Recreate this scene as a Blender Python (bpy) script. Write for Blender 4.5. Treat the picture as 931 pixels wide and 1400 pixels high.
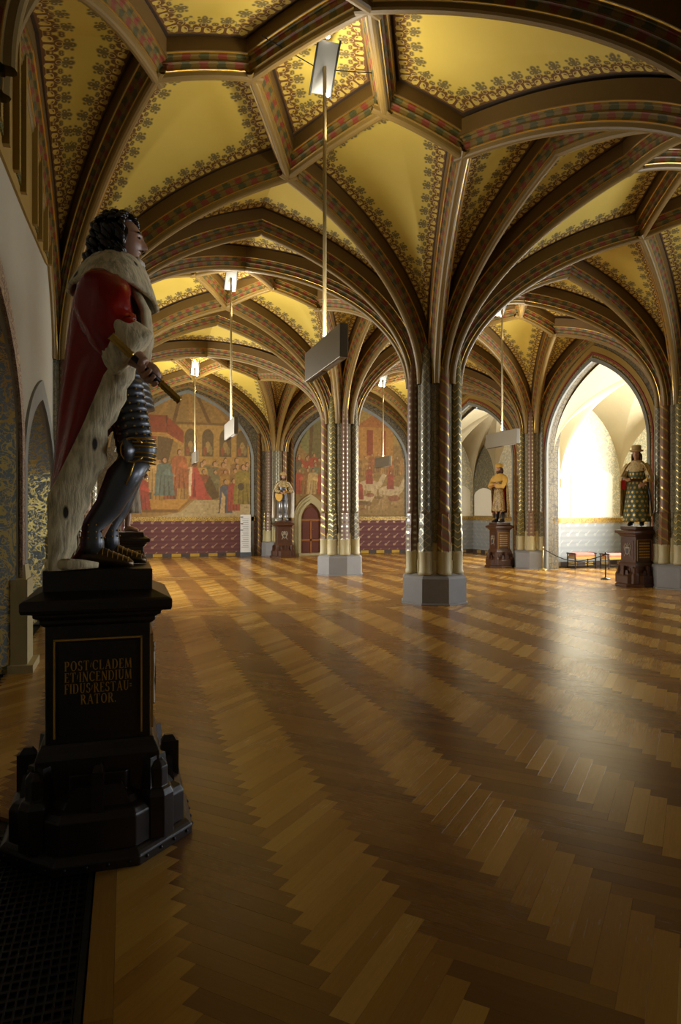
import bpy, bmesh, math, random
import numpy as np
from mathutils import Vector, Matrix
random.seed(7); rng = np.random.default_rng(7)
for o in list(bpy.data.objects): bpy.data.objects.remove(o)
S = bpy.context.scene; COL = S.collection
PI = math.pi
def c8(r, g, b):
    f = lambda v: (v/255/12.92) if v/255 <= .04045 else ((v/255+.055)/1.055)**2.4
    return (f(r), f(g), f(b), 1.0)
# ------------------------------------------------------------------ camera, world, lights, exposure
cam = bpy.data.objects.new('camera', bpy.data.cameras.new('camera')); COL.objects.link(cam)
cam.data.sensor_fit = 'VERTICAL'; cam.data.sensor_height = 36; cam.data.sensor_width = 24; cam.data.lens = 24
cam.data.clip_start = .05; cam.data.clip_end = 200
cam.location = (0, 0, 1.65); cam.rotation_euler = (math.radians(90), 0, math.radians(-17.44))
S.camera = cam
S.view_settings.view_transform = 'Standard'; S.view_settings.look = 'None'
S.view_settings.gamma = 1; S.view_settings.use_curve_mapping = False
S.view_settings.exposure = 0.14
W = bpy.data.worlds.new('sky'); S.world = W; W.use_nodes = True
W.node_tree.nodes['Background'].inputs[0].default_value = (.75, .86, 1, 1)
W.node_tree.nodes['Background'].inputs[1].default_value = 2.0
def area(name, loc, rot, sx, sy, power, color):
    l = bpy.data.lights.new(name, 'AREA'); l.shape = 'RECTANGLE'; l.size = sx; l.size_y = sy; l.energy = power; l.color = color
    o = bpy.data.objects.new(name, l); COL.objects.link(o); o.location = loc; o.rotation_euler = rot; return o
DAY = (1.0, .97, .9)
XL, XP, XR = -1.05, 5.42, 11.55
# daylight entering through the windows of niches and left wall, plus one added (each light fills its window)
area('window_daylight', (14.55, 14.5, 2.75), (0, math.radians(90), 0), 3.0, 3.3, 800, DAY)
area('window_daylight', (13.25, 20.55, 2.75), (0, math.radians(90), 0), 3.0, 1.7, 420, DAY)
area('window_daylight', (XL-.1, 20.4, 2.6), (0, math.radians(-90), 0), 2.5, 3.1, 380, DAY)
area('window_daylight', (XL-.1, 14.4, 2.6), (0, math.radians(-90), 0), 2.5, 2.1, 300, DAY)
area('window_daylight', (14.05, 7.6, 2.75), (0, math.radians(90), 0), 3.0, 3.0, 300, (.95, .97, 1))
area('window_daylight', (XR+.14, 1.0, 1.9), (0, math.radians(90), 0), 1.4, 2.2, 120, (.92, .96, 1))  # unseen light added to brighten the near side of the red-cloaked statue
# ------------------------------------------------------------------ plan of the hall
XL, XP, XR = -1.05, 5.42, 11.55
YS = [-3.6, 3.9, 11.5, 17.3, 25.5]
YR = [-3.6, 4.2, 12.0, 17.6, 25.5]
YW = YS[-1]
LAMPX = (2.08, 8.45)
# ------------------------------------------------------------------ helpers
def setp(o, label=None, cat=None, group=None, kind=None):
    if label: o['label'] = label
    if cat: o['category'] = cat
    if group: o['group'] = group
    if kind: o['kind'] = kind
    return o
def empty(name, loc=(0, 0, 0), rz=0, parent=None):
    o = bpy.data.objects.new(name, None); COL.objects.link(o); o.location = loc; o.rotation_euler = (0, 0, rz)
    o.empty_display_size = .1
    if parent: o.parent = parent
    return o
def shade(me, flag):
    me.polygons.foreach_set('use_smooth', [flag]*len(me.polygons))
class MB:
    """collects verts / faces / uvs, builds ONE mesh object"""
    def __init__(s): s.v = []; s.f = []; s.uv = []; s.mi = []; s.hasuv = False
    def add(s, verts, faces, uvs=None, mi=0):
        b = len(s.v); s.v.extend([tuple(map(float, p)) for p in verts])
        for k, f in enumerate(faces):
            s.f.append([b+i for i in f]); s.mi.append(mi)
            if uvs is not None: s.uv.append(uvs[k]); s.hasuv = True
            else: s.uv.append([(0, 0)]*len(f))
        return s
    def box(s, c, d, rz=0, mi=0, taper=1.0):
        x, y, z = d[0]/2, d[1]/2, d[2]/2; cs, sn = math.cos(rz), math.sin(rz); vs = []
        for sz in (-1, 1):
            t = taper if sz > 0 else 1
            for sx, sy in ((-1, -1), (1, -1), (1, 1), (-1, 1)):
                a, b = sx*x*t, sy*y*t
                vs.append((c[0]+a*cs-b*sn, c[1]+a*sn+b*cs, c[2]+sz*z))
        return s.add(vs, [(3, 2, 1, 0), (4, 5, 6, 7), (0, 1, 5, 4), (1, 2, 6, 5), (2, 3, 7, 6), (3, 0, 4, 7)], mi=mi)
    def lathe(s, prof, n=24, c=(0, 0, 0), phase=0, uvscale=None, mi=0, sx=1, sy=1):
        vs = []
        for r, z in prof:
            for i in range(n):
                a = phase+2*PI*i/n; vs.append((c[0]+r*sx*math.cos(a), c[1]+r*sy*math.sin(a), c[2]+z))
        fs = []; uv = []
        for j in range(len(prof)-1):
            for i in range(n):
                k = (i+1) % n; fs.append((j*n+i, j*n+k, (j+1)*n+k, (j+1)*n+i))
                uv.append([(i/n, prof[j][1]), ((i+1)/n, prof[j][1]), ((i+1)/n, prof[j+1][1]), (i/n, prof[j+1][1])])
        if prof[0][0] > 1e-4: fs.append(tuple(range(n-1, -1, -1))); uv.append([(0, prof[0][1])]*n)
        if prof[-1][0] > 1e-4: fs.append(tuple((len(prof)-1)*n+i for i in range(n))); uv.append([(0, prof[-1][1])]*n)
        return s.add(vs, fs, uv, mi)
    def loft(s, rings, closed=True, caps=True, uvs=True, mi=0):
        n = len(rings[0]); vs = [p for r in rings for p in r]; fs = []; uv = []
        m = n if closed else n-1
        for j in range(len(rings)-1):
            for i in range(m):
                k = (i+1) % n; fs.append((j*n+i, j*n+k, (j+1)*n+k, (j+1)*n+i))
                uv.append([(i/m, j/(len(rings)-1)), ((i+1)/m, j/(len(rings)-1)), ((i+1)/m, (j+1)/(len(rings)-1)), (i/m, (j+1)/(len(rings)-1))])
        if caps and closed:
            fs.append(tuple(range(n-1, -1, -1))); uv.append([(0, 0)]*n)
            fs.append(tuple((len(rings)-1)*n+i for i in range(n))); uv.append([(0, 1)]*n)
        return s.add(vs, fs, uv, mi)
    def tube(s, pts, rad, n=8, mi=0, caps=True):
        P = [Vector(p) for p in pts]
        if not hasattr(rad, '__len__'): rad = [rad]*len(P)
        rings = []; up = None; L = 0
        for i, p in enumerate(P):
            t = (P[min(i+1, len(P)-1)]-P[max(i-1, 0)]).normalized()
            if up is None:
                up = Vector((0, 0, 1)) if abs(t.z) < .9 else Vector((1, 0, 0))
            a = t.cross(up).normalized(); b = a.cross(t).normalized(); up = b
            r = rad[i]; rx, ry = (r if hasattr(r, '__len__') else (r, r))
            rings.append([p+a*rx*math.cos(2*PI*k/n)+b*ry*math.sin(2*PI*k/n) for k in range(n)])
        return s.loft(rings, caps=caps, mi=mi)
    def ball(s, c, r, n=12, m=8, mi=0, rot=None):
        rx, ry, rz = r if hasattr(r, '__len__') else (r, r, r); vs = []
        for j in range(1, m):
            t = PI*j/m
            for i in range(n):
                a = 2*PI*i/n; vs.append(Vector((rx*math.sin(t)*math.cos(a), ry*math.sin(t)*math.sin(a), -rz*math.cos(t))))
        vs += [Vector((0, 0, -rz)), Vector((0, 0, rz))]
        if rot is not None: vs = [rot @ v for v in vs]
        vs = [v+Vector(c) for v in vs]; fs = []
        for j in range(m-2):
            for i in range(n):
                k = (i+1) % n; fs.append((j*n+i, j*n+k, (j+1)*n+k, (j+1)*n+i))
        b, t = len(vs)-2, len(vs)-1
        for i in range(n):
            k = (i+1) % n; fs.append((b, k, i)); fs.append(((m-2)*n+i, (m-2)*n+k, t))
        return s.add(vs, fs, mi=mi)
    def prism(s, poly, axis, a0, a1, mi=0):
        """extrude a 2D polygon (CCW) along axis: 'x' -> poly is (y,z), 'y' -> (x,z), 'z' -> (x,y)"""
        n = len(poly); f = {'x': lambda p, t: (t, p[0], p[1]), 'y': lambda p, t: (p[0], t, p[1]), 'z': lambda p, t: (p[0], p[1], t)}[axis]
        vs = [f(p, a0) for p in poly]+[f(p, a1) for p in poly]
        fs = [tuple(range(n-1, -1, -1)), tuple(range(n, 2*n))]+[(i, (i+1) % n, n+(i+1) % n, n+i) for i in range(n)]
        return s.add(vs, fs, mi=mi)
    def mesh(s, name, mats, smooth=False):
        me = bpy.data.meshes.new(name); me.from_pydata(s.v, [], s.f)
        if s.hasuv:
            u = me.uv_layers.new(name='UVMap'); u.data.foreach_set('uv', np.array([c for f in s.uv for c in f], dtype=np.float32).ravel())
        for m in (mats if isinstance(mats, (list, tuple)) else [mats]): me.materials.append(m)
        if max(s.mi, default=0) > 0: me.polygons.foreach_set('material_index', s.mi)
        shade(me, smooth); me.update(); return me
    def build(s, name, mats, parent=None, smooth=False, loc=None):
        o = bpy.data.objects.new(name, s.mesh(name, mats, smooth)); COL.objects.link(o)
        if parent: o.parent = parent
        if loc: o.location = loc
        return o
def link_mesh(name, me, parent=None, loc=(0, 0, 0), rz=0):
    o = bpy.data.objects.new(name, me); COL.objects.link(o); o.location = loc; o.rotation_euler = (0, 0, rz)
    if parent: o.parent = parent
    return o
def modif(o, kind, **kw):
    m = o.modifiers.new(kind.lower(), kind)
    for k, v in kw.items(): setattr(m, k, v)
    return m
# ------------------------------------------------------------------ material node helper
class NT:
    def __init__(s, name):
        s.m = bpy.data.materials.new(name); s.m.use_nodes = True; s.t = s.m.node_tree; s.bsdf = s.t.nodes['Principled BSDF']; s._uv = None
    def n(s, typ, **kw):
        nd = s.t.nodes.new(typ)
        for k, v in kw.items(): setattr(nd, k, v)
        return nd
    def put(s, sock, v):
        if isinstance(v, bpy.types.NodeSocket): s.t.links.new(v, sock)
        elif v is not None: sock.default_value = v
    def math(s, op, a, b=None, c=None, clamp=False):
        nd = s.n('ShaderNodeMath', operation=op, use_clamp=clamp)
        for i, v in enumerate((a, b, c)):
            if v is not None: s.put(nd.inputs[i], v)
        return nd.outputs[0]
    def mix(s, f, a, b, blend='MIX'):
        nd = s.n('ShaderNodeMix', data_type='RGBA', blend_type=blend)
        s.put(nd.inputs[0], f); s.put(nd.inputs[6], a); s.put(nd.inputs[7], b); return nd.outputs[2]
    def lerp(s, f, a, b):
        nd = s.n('ShaderNodeMix', data_type='FLOAT'); s.put(nd.inputs[0], f); s.put(nd.inputs[2], a); s.put(nd.inputs[3], b); return nd.outputs[0]
    def uv(s):
        if s._uv is None:
            tc = s.n('ShaderNodeTexCoord'); sp = s.n('ShaderNodeSeparateXYZ'); s.t.links.new(tc.outputs['UV'], sp.inputs[0]); s._uv = (sp.outputs[0], sp.outputs[1])
        return s._uv
    def geo(s):
        g = s.n('ShaderNodeNewGeometry'); sp = s.n('ShaderNodeSeparateXYZ'); s.t.links.new(g.outputs['Position'], sp.inputs[0]); return sp.outputs
    def comb(s, x, y, z=0.0):
        c = s.n('ShaderNodeCombineXYZ'); s.put(c.inputs[0], x); s.put(c.inputs[1], y); s.put(c.inputs[2], z); return c.outputs[0]
    def obj(s): return s.n('ShaderNodeTexCoord').outputs['Object']
    def noise(s, scale, vec=None, detail=3, rough=.55, dist=0):
        nd = s.n('ShaderNodeTexNoise'); nd.inputs['Scale'].default_value = scale; nd.inputs['Detail'].default_value = detail
        nd.inputs['Roughness'].default_value = rough; nd.inputs['Distortion'].default_value = dist
        s.put(nd.inputs['Vector'], vec); return nd.outputs[0]
    def voro(s, scale, vec=None, feature='F1'):
        nd = s.n('ShaderNodeTexVoronoi', feature=feature); nd.inputs['Scale'].default_value = scale; s.put(nd.inputs['Vector'], vec); return nd.outputs[0]
    def ramp(s, f, stops, interp='LINEAR'):
        nd = s.n('ShaderNodeValToRGB'); cr = nd.color_ramp; cr.interpolation = interp
        while len(cr.elements) < len(stops): cr.elements.new(.5)
        for e, (p, c) in zip(cr.elements, stops): e.position = p; e.color = c
        s.put(nd.inputs[0], f); return nd.outputs[0]
    def lt(s, a, b, soft=None):
        if soft is None: return s.math('LESS_THAN', a, b)
        return s.math('DIVIDE', s.math('SUBTRACT', b, a), soft, clamp=True)
    def fract(s, a): return s.math('FRACT', a)
    def mx(s, *a):
        r = a[0]
        for b in a[1:]: r = s.math('MAXIMUM', r, b)
        return r
    def mul(s, *a):
        r = a[0]
        for b in a[1:]: r = s.math('MULTIPLY', r, b)
        return r
    def dist(s, x, y, cx, cy, ky=1.0):
        dx = s.math('SUBTRACT', x, cx); dy = s.math('SUBTRACT', y, cy)
        if ky != 1.0: dy = s.math('MULTIPLY', dy, ky)
        return s.math('SQRT', s.math('ADD', s.math('MULTIPLY', dx, dx), s.math('MULTIPLY', dy, dy)))
    def circ(s, x, y, cx, cy, r, ky=1.0): return s.lt(s.dist(x, y, cx, cy, ky), r, .012)
    def ring(s, x, y, cx, cy, r, w, ky=1.0): return s.lt(s.math('ABSOLUTE', s.math('SUBTRACT', s.dist(x, y, cx, cy, ky), r)), w, .006)
    def bump(s, h, strength=.3, distance=.01):
        b = s.n('ShaderNodeBump'); b.inputs['Strength'].default_value = strength; b.inputs['Distance'].default_value = distance
        s.put(b.inputs['Height'], h); s.t.links.new(b.outputs[0], s.bsdf.inputs['Normal'])
    def out(s, color=None, rough=.6, metal=0.0, spec=None, coat=None):
        s.put(s.bsdf.inputs['Base Color'], color); s.put(s.bsdf.inputs['Roughness'], rough); s.put(s.bsdf.inputs['Metallic'], metal)
        if spec is not None: s.put(s.bsdf.inputs['Specular IOR Level'], spec)
        if coat: s.bsdf.inputs['Coat Weight'].default_value = coat; s.bsdf.inputs['Coat Roughness'].default_value = .15
        return s.m
def plain(name, color, rough=.6, metal=0.0, var=.25, scale=6, bump=0, spec=None):
    t = NT(name); o = t.obj(); n = t.noise(scale, o, 4)
    dark = tuple(v*(1-var) for v in color[:3])+(1,); lite = tuple(min(1, v*(1+var)) for v in color[:3])+(1,)
    if bump: t.bump(t.noise(scale*8, o, 4), bump)
    return t.out(t.mix(n, dark, lite), rough, metal, spec)
GOLD = c8(196, 158, 72); GOLDB = c8(226, 196, 112)
def m_web():
    t = NT('vault_paint'); s_, d = t.uv(); p = .19; K = 1.3
    s_ = t.math('DIVIDE', s_, K); d = t.math('DIVIDE', d, K)
    x = t.math('MULTIPLY', t.math('ABSOLUTE', t.math('SUBTRACT', t.fract(t.math('DIVIDE', s_, p)), .5)), p)
    wob = t.math('MULTIPLY', t.math('SUBTRACT', t.noise(9, t.comb(s_, d), 2), .5), .03); d2 = t.math('ADD', d, wob); x = t.math('ADD', x, t.math('MULTIPLY', wob, .5))
    leaf = t.mx(t.circ(x, d2, 0, .2, .032, .75), t.circ(x, d2, .034, .165, .03), t.circ(x, d2, .016, .11, .032), t.circ(x, d2, .058, .085, .034), t.circ(x, d2, .05, .205, .02), t.circ(x, d2, .085, .13, .026), t.circ(x, d2, .085, .055, .03),
                t.mul(t.lt(x, .016, .004), t.lt(d2, .2, .01)), t.lt(d2, .035, .006))
    loops = t.mx(t.ring(x, d2, .042, .055, .026, .006), t.ring(x, d2, .0, .115, .02, .005), t.circ(x, d2, .034, .165, .011), t.circ(x, d2, .088, .06, .011), t.circ(x, d2, .085, .13, .008), t.circ(x, d2, 0, .205, .009))
    edge = t.lt(d, .018, .004)
    n = t.noise(1.3, t.n('ShaderNodeNewGeometry').outputs['Position'], 5)
    base = t.mix(n, c8(200, 172, 68), c8(218, 194, 94))
    lc = t.mix(t.lt(d2, .15, .05), c8(112, 98, 54), c8(104, 68, 26))
    col = t.mix(leaf, base, lc); col = t.mix(loops, col, GOLDB); col = t.mix(edge, col, c8(50, 34, 14))
    met = t.math('MULTIPLY', loops, .55)
    return t.out(col, t.lerp(loops, .75, .4), met)
def m_rib():
    t = NT('rib_paint'); u, v = t.uv(); a = t.math('MULTIPLY', t.math('ABSOLUTE', t.math('SUBTRACT', u, .5)), 2)
    n = t.noise(14, t.comb(t.math('MULTIPLY', u, 2), v), 3)
    va = t.math('ADD', v, t.math('MULTIPLY', t.math('SUBTRACT', n, .5), .12))
    k = t.fract(t.math('DIVIDE', va, .42))
    leafy = t.ramp(k, [(0, c8(134, 58, 40)), (.24, c8(128, 102, 44)), (.5, c8(78, 78, 42)), (.76, c8(128, 102, 44))], 'CONSTANT')
    col = t.mix(t.lt(a, .62), c8(104, 78, 34), GOLD)
    col = t.mix(t.lt(a, .585), col, leafy)
    col = t.mix(t.lt(a, .43), col, c8(142, 114, 52))
    col = t.mix(t.lt(a, .40), col, t.ramp(t.fract(t.math('ADD', k, .45)), [(0, c8(128, 58, 42)), (.24, c8(120, 96, 42)), (.5, c8(74, 74, 42)), (.76, c8(120, 96, 42))], 'CONSTANT'))
    col = t.mix(t.lt(a, .23), col, GOLD); col = t.mix(t.lt(a, .2), col, c8(132, 106, 50))
    g = t.mx(t.mul(t.lt(a, .62), t.math('GREATER_THAN', a, .585)), t.mul(t.lt(a, .23), t.math('GREATER_THAN', a, .2)))
    col = t.mix(t.noise(2.0, t.comb(u, v), 4), col, t.mix(.3, col, c8(40, 28, 10)))
    return t.out(col, t.lerp(g, .5, .28), t.math('MULTIPLY', g, .8))
M = {}
M['web'] = m_web(); M['rib'] = m_rib()
def m_shaft(name, ground, motif, gold, kind):
    t = NT(name); u, z = t.uv()
    if kind == 'spiral':
        k = t.fract(t.math('ADD', t.math('MULTIPLY', u, 2), t.math('MULTIPLY', z, 4.6))); g = t.lt(k, .16); r = t.mul(t.lt(k, .62), t.math('GREATER_THAN', k, .3))
    elif kind == 'scale':
        a = t.fract(t.math('ADD', t.math('MULTIPLY', u, 4), t.math('MULTIPLY', z, 7))); b = t.fract(t.math('SUBTRACT', t.math('MULTIPLY', u, 4), t.math('MULTIPLY', z, 7)))
        g = t.mx(t.lt(a, .13), t.lt(b, .13)); r = t.mul(t.math('GREATER_THAN', a, .5), t.math('GREATER_THAN', b, .5))
    elif kind == 'dots':
        x = t.math('SUBTRACT', t.fract(t.math('MULTIPLY', u, 5)), .5); y = t.math('SUBTRACT', t.fract(t.math('MULTIPLY', z, 9)), .5)
        dd = t.dist(x, y, 0, 0); g = t.lt(dd, .2); r = t.mul(t.lt(dd, .38), t.math('GREATER_THAN', dd, .28))
    else:
        zz = t.math('MULTIPLY', z, 7.5); k = t.fract(t.math('ADD', zz, t.math('ABSOLUTE', t.math('SUBTRACT', t.fract(t.math('MULTIPLY', u, 4)), .5)))); g = t.lt(k, .15); r = t.mul(t.lt(k, .6), t.math('GREATER_THAN', k, .4))
    w = t.math('GREATER_THAN', t.noise(30, t.obj(), 3), .36); g = t.math('MULTIPLY', g, w)
    col = t.mix(r, ground, motif); col = t.mix(g, col, gold)
    return t.out(col, t.lerp(g, .45, .3), t.math('MULTIPLY', g, .6))
SIL = c8(176, 168, 140)
M['shaft'] = [m_shaft('shaft_blue_grey', c8(104, 104, 90), c8(122, 118, 96), SIL, 'scale'), m_shaft('shaft_red', c8(116, 96, 66), c8(128, 80, 58), GOLD, 'spiral'),
              m_shaft('shaft_green', c8(104, 100, 62), c8(124, 112, 64), GOLDB, 'zig'), m_shaft('shaft_maroon', c8(110, 80, 64), c8(124, 102, 70), SIL, 'dots')]
def m_diaper(name, a, b, scale=9, amt=.5):
    t = NT(name); g = t.n('ShaderNodeNewGeometry').outputs['Position']; v = t.voro(scale, g, 'DISTANCE_TO_EDGE'); n = t.noise(scale*1.6, g, 3, .6, 1.5)
    f = t.mx(t.lt(v, .07, .03), t.lt(t.math('ABSOLUTE', t.math('SUBTRACT', n, .5)), .035, .02)); f = t.math('MULTIPLY', f, amt)
    return t.out(t.mix(f, a, b), .65)
M['diaper'] = m_diaper('pillar_core_diaper', c8(142, 134, 108), c8(84, 80, 62), 9, .8)
M['brocade'] = m_diaper('wall_brocade', c8(104, 92, 64), c8(52, 44, 28), 8, .9)
M['plinth'] = plain('grey_plinth_stone', c8(128, 126, 124), .55, 0, .12, 5, .1)
M['cream_stone'] = plain('cream_stone', c8(176, 164, 122), .55, 0, .15, 4, .1)
M['plaster'] = plain('pale_plaster', c8(160, 154, 136), .8, 0, .08, 1.2, .05)
M['ochre'] = plain('ochre_paint', c8(140, 112, 44), .7, 0, .12, 2)
M['niche_stone'] = plain('niche_vault_plaster', c8(166, 154, 122), .75, 0, .12, 1.5)
M['gold'] = plain('gilding', GOLD, .3, .85, .2, 12)
M['black'] = plain('black_metal', c8(22, 22, 22), .4, .4, .2)
M['dark_wood'] = plain('black_stained_wood', c8(36, 28, 24), .3, 0, .3, 9, .06)
M['brown_wood'] = plain('dark_brown_wood', c8(72, 42, 24), .35, 0, .35, 7, .06)
# ------------------------------------------------------------------ vault
def lerp3(a, b, t): return a+(b-a)*t
def arc(p0, p1, n=40, amax=76):
    """rib line: leaves p0 vertically, arrives at p1 almost level"""
    p0, p1 = np.array(p0, float), np.array(p1, float); A = math.radians(amax); a = np.linspace(0, A, n)
    t = (1-np.cos(a))/(1-math.cos(A)); z = np.sin(a)/math.sin(A)
    out = np.empty((n, 3)); out[:, :2] = p0[:2]+(p1[:2]-p0[:2])*t[:, None]; out[:, 2] = p0[2]+(p1[2]-p0[2])*z; return out
def sag(p0, p1, n=14, rise=.03):
    t = np.linspace(0, 1, n); p = np.array(p0)[None]*(1-t)[:, None]+np.array(p1)[None]*t[:, None]; p[:, 2] += rise*4*t*(1-t); return p
RIBP = [(.150, -.02), (.150, .17), (.128, .178), (.122, .20), (.098, .205), (.088, .235), (.100, .262), (.078, .272), (.068, .305), (.070, .335), (.052, .345), (.046, .385), (.030, .402), (0, .408)]
RIBP = RIBP+[(-w, h) for w, h in RIBP[-2::-1]]
RIBL = np.concatenate([[0], np.cumsum([math.dist(RIBP[i], RIBP[i+1]) for i in range(len(RIBP)-1)])]); RIBU = RIBL/RIBL[-1]
def rib(path, parent, scale=1.0, name='vault_rib', mat=None, ext=0.0, both=False):
    P = np.asarray(path); T = np.gradient(P, axis=0); T /= np.linalg.norm(T, axis=1)[:, None]
    h = P[-1]-P[0]; h[2] = 0; h /= np.linalg.norm(h); side = np.array([-h[1], h[0], 0])
    nrm = np.cross(T, side); nrm /= np.linalg.norm(nrm, axis=1)[:, None]
    nrm = nrm*(-1 if nrm[:, 2].mean() > 0 else 1)
    if ext:
        P = P.copy(); P[-1] += T[-1]*ext
        if both: P[0] -= T[0]*ext
    L = np.concatenate([[0], np.cumsum(np.linalg.norm(np.diff(P, axis=0), axis=1))]); k = len(RIBP)
    vs = []
    for i in range(len(P)):
        for w, d in RIBP: vs.append(P[i]+side*w*scale+nrm[i]*d*scale)
    fs = []; uv = []
    for i in range(len(P)-1):
        for j in range(k-1):
            fs.append((i*k+j, i*k+j+1, (i+1)*k+j+1, (i+1)*k+j)); uv.append([(RIBU[j], L[i]), (RIBU[j+1], L[i]), (RIBU[j+1], L[i+1]), (RIBU[j], L[i+1])])
    return MB().add(vs, fs, uv).build(name, mat or M['rib'], parent)
def resample(P, n):
    P = np.asarray(P); L = np.concatenate([[0], np.cumsum(np.linalg.norm(np.diff(P, axis=0), axis=1))]); q = np.linspace(0, L[-1], n)
    return np.stack([np.interp(q, L, P[:, i]) for i in range(3)], 1)
def coons(c0, c1, top, nu, nv, bulge=.0):
    """c0, c1 leave one corner; top joins their ends. returns grid (nv, nu, 3)"""
    A, B, C = resample(c0, nv), resample(c1, nv), resample(top, nu); u = np.linspace(0, 1, nu)[None, :, None]; v = np.linspace(0, 1, nv)[:, None, None]
    c = A[0]; G = (1-u)*A[:, None]+u*B[:, None]+(1-v)*c+v*C[None]-((1-v)*c+v*((1-u)*A[-1]+u*B[-1]))
    G = G.copy(); G[..., 2] += (bulge*np.sin(PI*u)*np.sin(PI*np.clip(v, 0, 1)**1.5)*1.0)[..., 0]; return G
def seg_dist(Q, P):
    """nearest distance and arclength of points Q (m,3) to polyline P"""
    best = np.full(len(Q), 1e9); s = np.zeros(len(Q)); L = 0
    for a, b in zip(P[:-1], P[1:]):
        d = b-a; l = np.linalg.norm(d)
        if l < 1e-6: continue
        t = np.clip(((Q-a) @ d)/(l*l), 0, 1); r = np.linalg.norm(Q-(a+t[:, None]*d), axis=1); m = r < best
        best[m] = r[m]; s[m] = L+t[m]*l; L += l
    return best, s
def web(G, edges, parent, mat, nodes=(), half=.15, name='vault_web'):
    nv, nu = G.shape[:2]; V = G.reshape(-1, 3); idx = np.arange(nv*nu).reshape(nv, nu)
    F = np.stack([idx[:-1, :-1], idx[:-1, 1:], idx[1:, 1:], idx[1:, :-1]], -1).reshape(-1, 4)
    me = bpy.data.meshes.new(name); me.from_pydata(V.tolist(), [], F.tolist())
    D = []; SS = []
    for e in edges:
        d, s = seg_dist(V, resample(e, 40)); D.append(d); SS.append(s)
    D = np.array(D); SS = np.array(SS); fc = D[:, F].mean(-1); pick = fc.argmin(0)
    d = D[pick[:, None], F]-half; s = SS[pick[:, None], F]+pick[:, None]*3.3
    if len(nodes):
        dn = np.min([np.linalg.norm(V-np.array(p), axis=1) for p in nodes], axis=0)[F]; d = np.where(d > 0, d/(1+.9*np.exp(-(dn/.55)**2)), d)
    uvl = me.uv_layers.new(name='UVMap'); uvl.data.foreach_set('uv', np.stack([s, d], -1).astype(np.float32).ravel())
    me.materials.append(mat); shade(me, True)
    o = bpy.data.objects.new(name, me); COL.objects.link(o); o.parent = parent; return o
ceiling = setp(empty('ceiling'), kind='structure')
Z0 = 3.95
def spring(c, tgt, r=.11):
    c = np.array(c, float); d = np.array(tgt[:2])-c; d /= np.linalg.norm(d); return np.array([c[0]+d[0]*r, c[1]+d[1]*r, Z0])
def bay(c00, c10, c01, c11, zN=6.82, zE=7.02, zEE=6.78, zT=6.9, left=6.75, right=6.75, res=1.0, arches=('near', 'far', 'left', 'right')):
    c00, c10, c01, c11 = [np.array(c, float) for c in (c00, c10, c01, c11)]
    P = lambda u, v, z: np.append((1-v)*((1-u)*c00+u*c10)+v*((1-u)*c01+u*c11), z)
    N, Sn = P(.5, .73, zN), P(.5, .28, zN); E, Wn = P(.625, .505, zE), P(.375, .505, zE+.12); EE, WW = P(.79, .505, zEE), P(.21, .505, zEE+.26)
    Tn, Tf = P(.5, 0, zT), P(.5, 1, zT); Ll, Lr = P(0, .5, left), P(1, .5, right)
    n = lambda k: max(6, int(k*res)); A = {}
    def a(key, c, tgt, amax=76): A[key] = arc(spring(c, tgt), tgt, 40, amax)
    for nm, c, ns, ew, t, l in (('00', c00, Sn, WW, Tn, Ll), ('10', c10, Sn, EE, Tn, Lr), ('01', c01, N, WW, Tf, Ll), ('11', c11, N, EE, Tf, Lr)):
        a('n'+nm, c, ns); a('e'+nm, c, ew); a('t'+nm, c, t, 66); a('l'+nm, c, l, 66)
    for k in A:
        if k[0] in 'ne': rib(A[k], ceiling, ext=.09)
    lier = {'NE': sag(N, E), 'NW': sag(N, Wn), 'SE': sag(Sn, E), 'SW': sag(Sn, Wn), 'EE': sag(E, EE), 'WW': sag(Wn, WW)}
    for k in lier: rib(lier[k], ceiling, .97, ext=.09, both=True)
    for nm, pre in (('near', ('t00', 't10')), ('far', ('t01', 't11')), ('left', ('l00', 'l01')), ('right', ('l10', 'l11'))):
        if nm in arches:
            rib(np.concatenate([A[pre[0]], A[pre[1]][::-1][1:]]), ceiling, .98)
    mat = M['web']; nodes = (N, Sn, E, Wn, EE, WW)
    J = lambda *x: np.concatenate(x)
    for nm, l1, l2 in (('00', lier['SW'], lier['WW']), ('10', lier['SE'], lier['EE']), ('01', lier['NW'], lier['WW']), ('11', lier['NE'], lier['EE'])):
        top = J(l1, l2[1:]); web(coons(A['n'+nm], A['e'+nm], top, n(44), n(64), .06), [A['n'+nm], A['e'+nm], l1, l2], ceiling, mat, nodes)
    for nm, nd, t, l, ew in (('00', Sn, Tn, Ll, WW), ('10', Sn, Tn, Lr, EE), ('01', N, Tf, Ll, WW), ('11', N, Tf, Lr, EE)):
        web(coons(A['n'+nm], A['t'+nm], sag(nd, t, 12, .02), n(36), n(60), .04), [A['n'+nm], A['t'+nm]], ceiling, mat, (nd, t))
        web(coons(A['e'+nm], A['l'+nm], sag(ew, l, 12, .02), n(30), n(60), .04), [A['e'+nm], A['l'+nm]], ceiling, mat, (ew, l))
    u = np.linspace(0, 1, n(30))
    G = np.array([[(1-a_)*(1-b)*Sn+a_*(1-b)*E+a_*b*N+(1-a_)*b*Wn+np.array([0, 0, .1*math.sin(PI*a_)*math.sin(PI*b)]) for a_ in u] for b in u])
    web(G, [lier['SE'], lier['SW'], lier['NE'], lier['NW']], ceiling, mat, (N, Sn, E, Wn))
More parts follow.
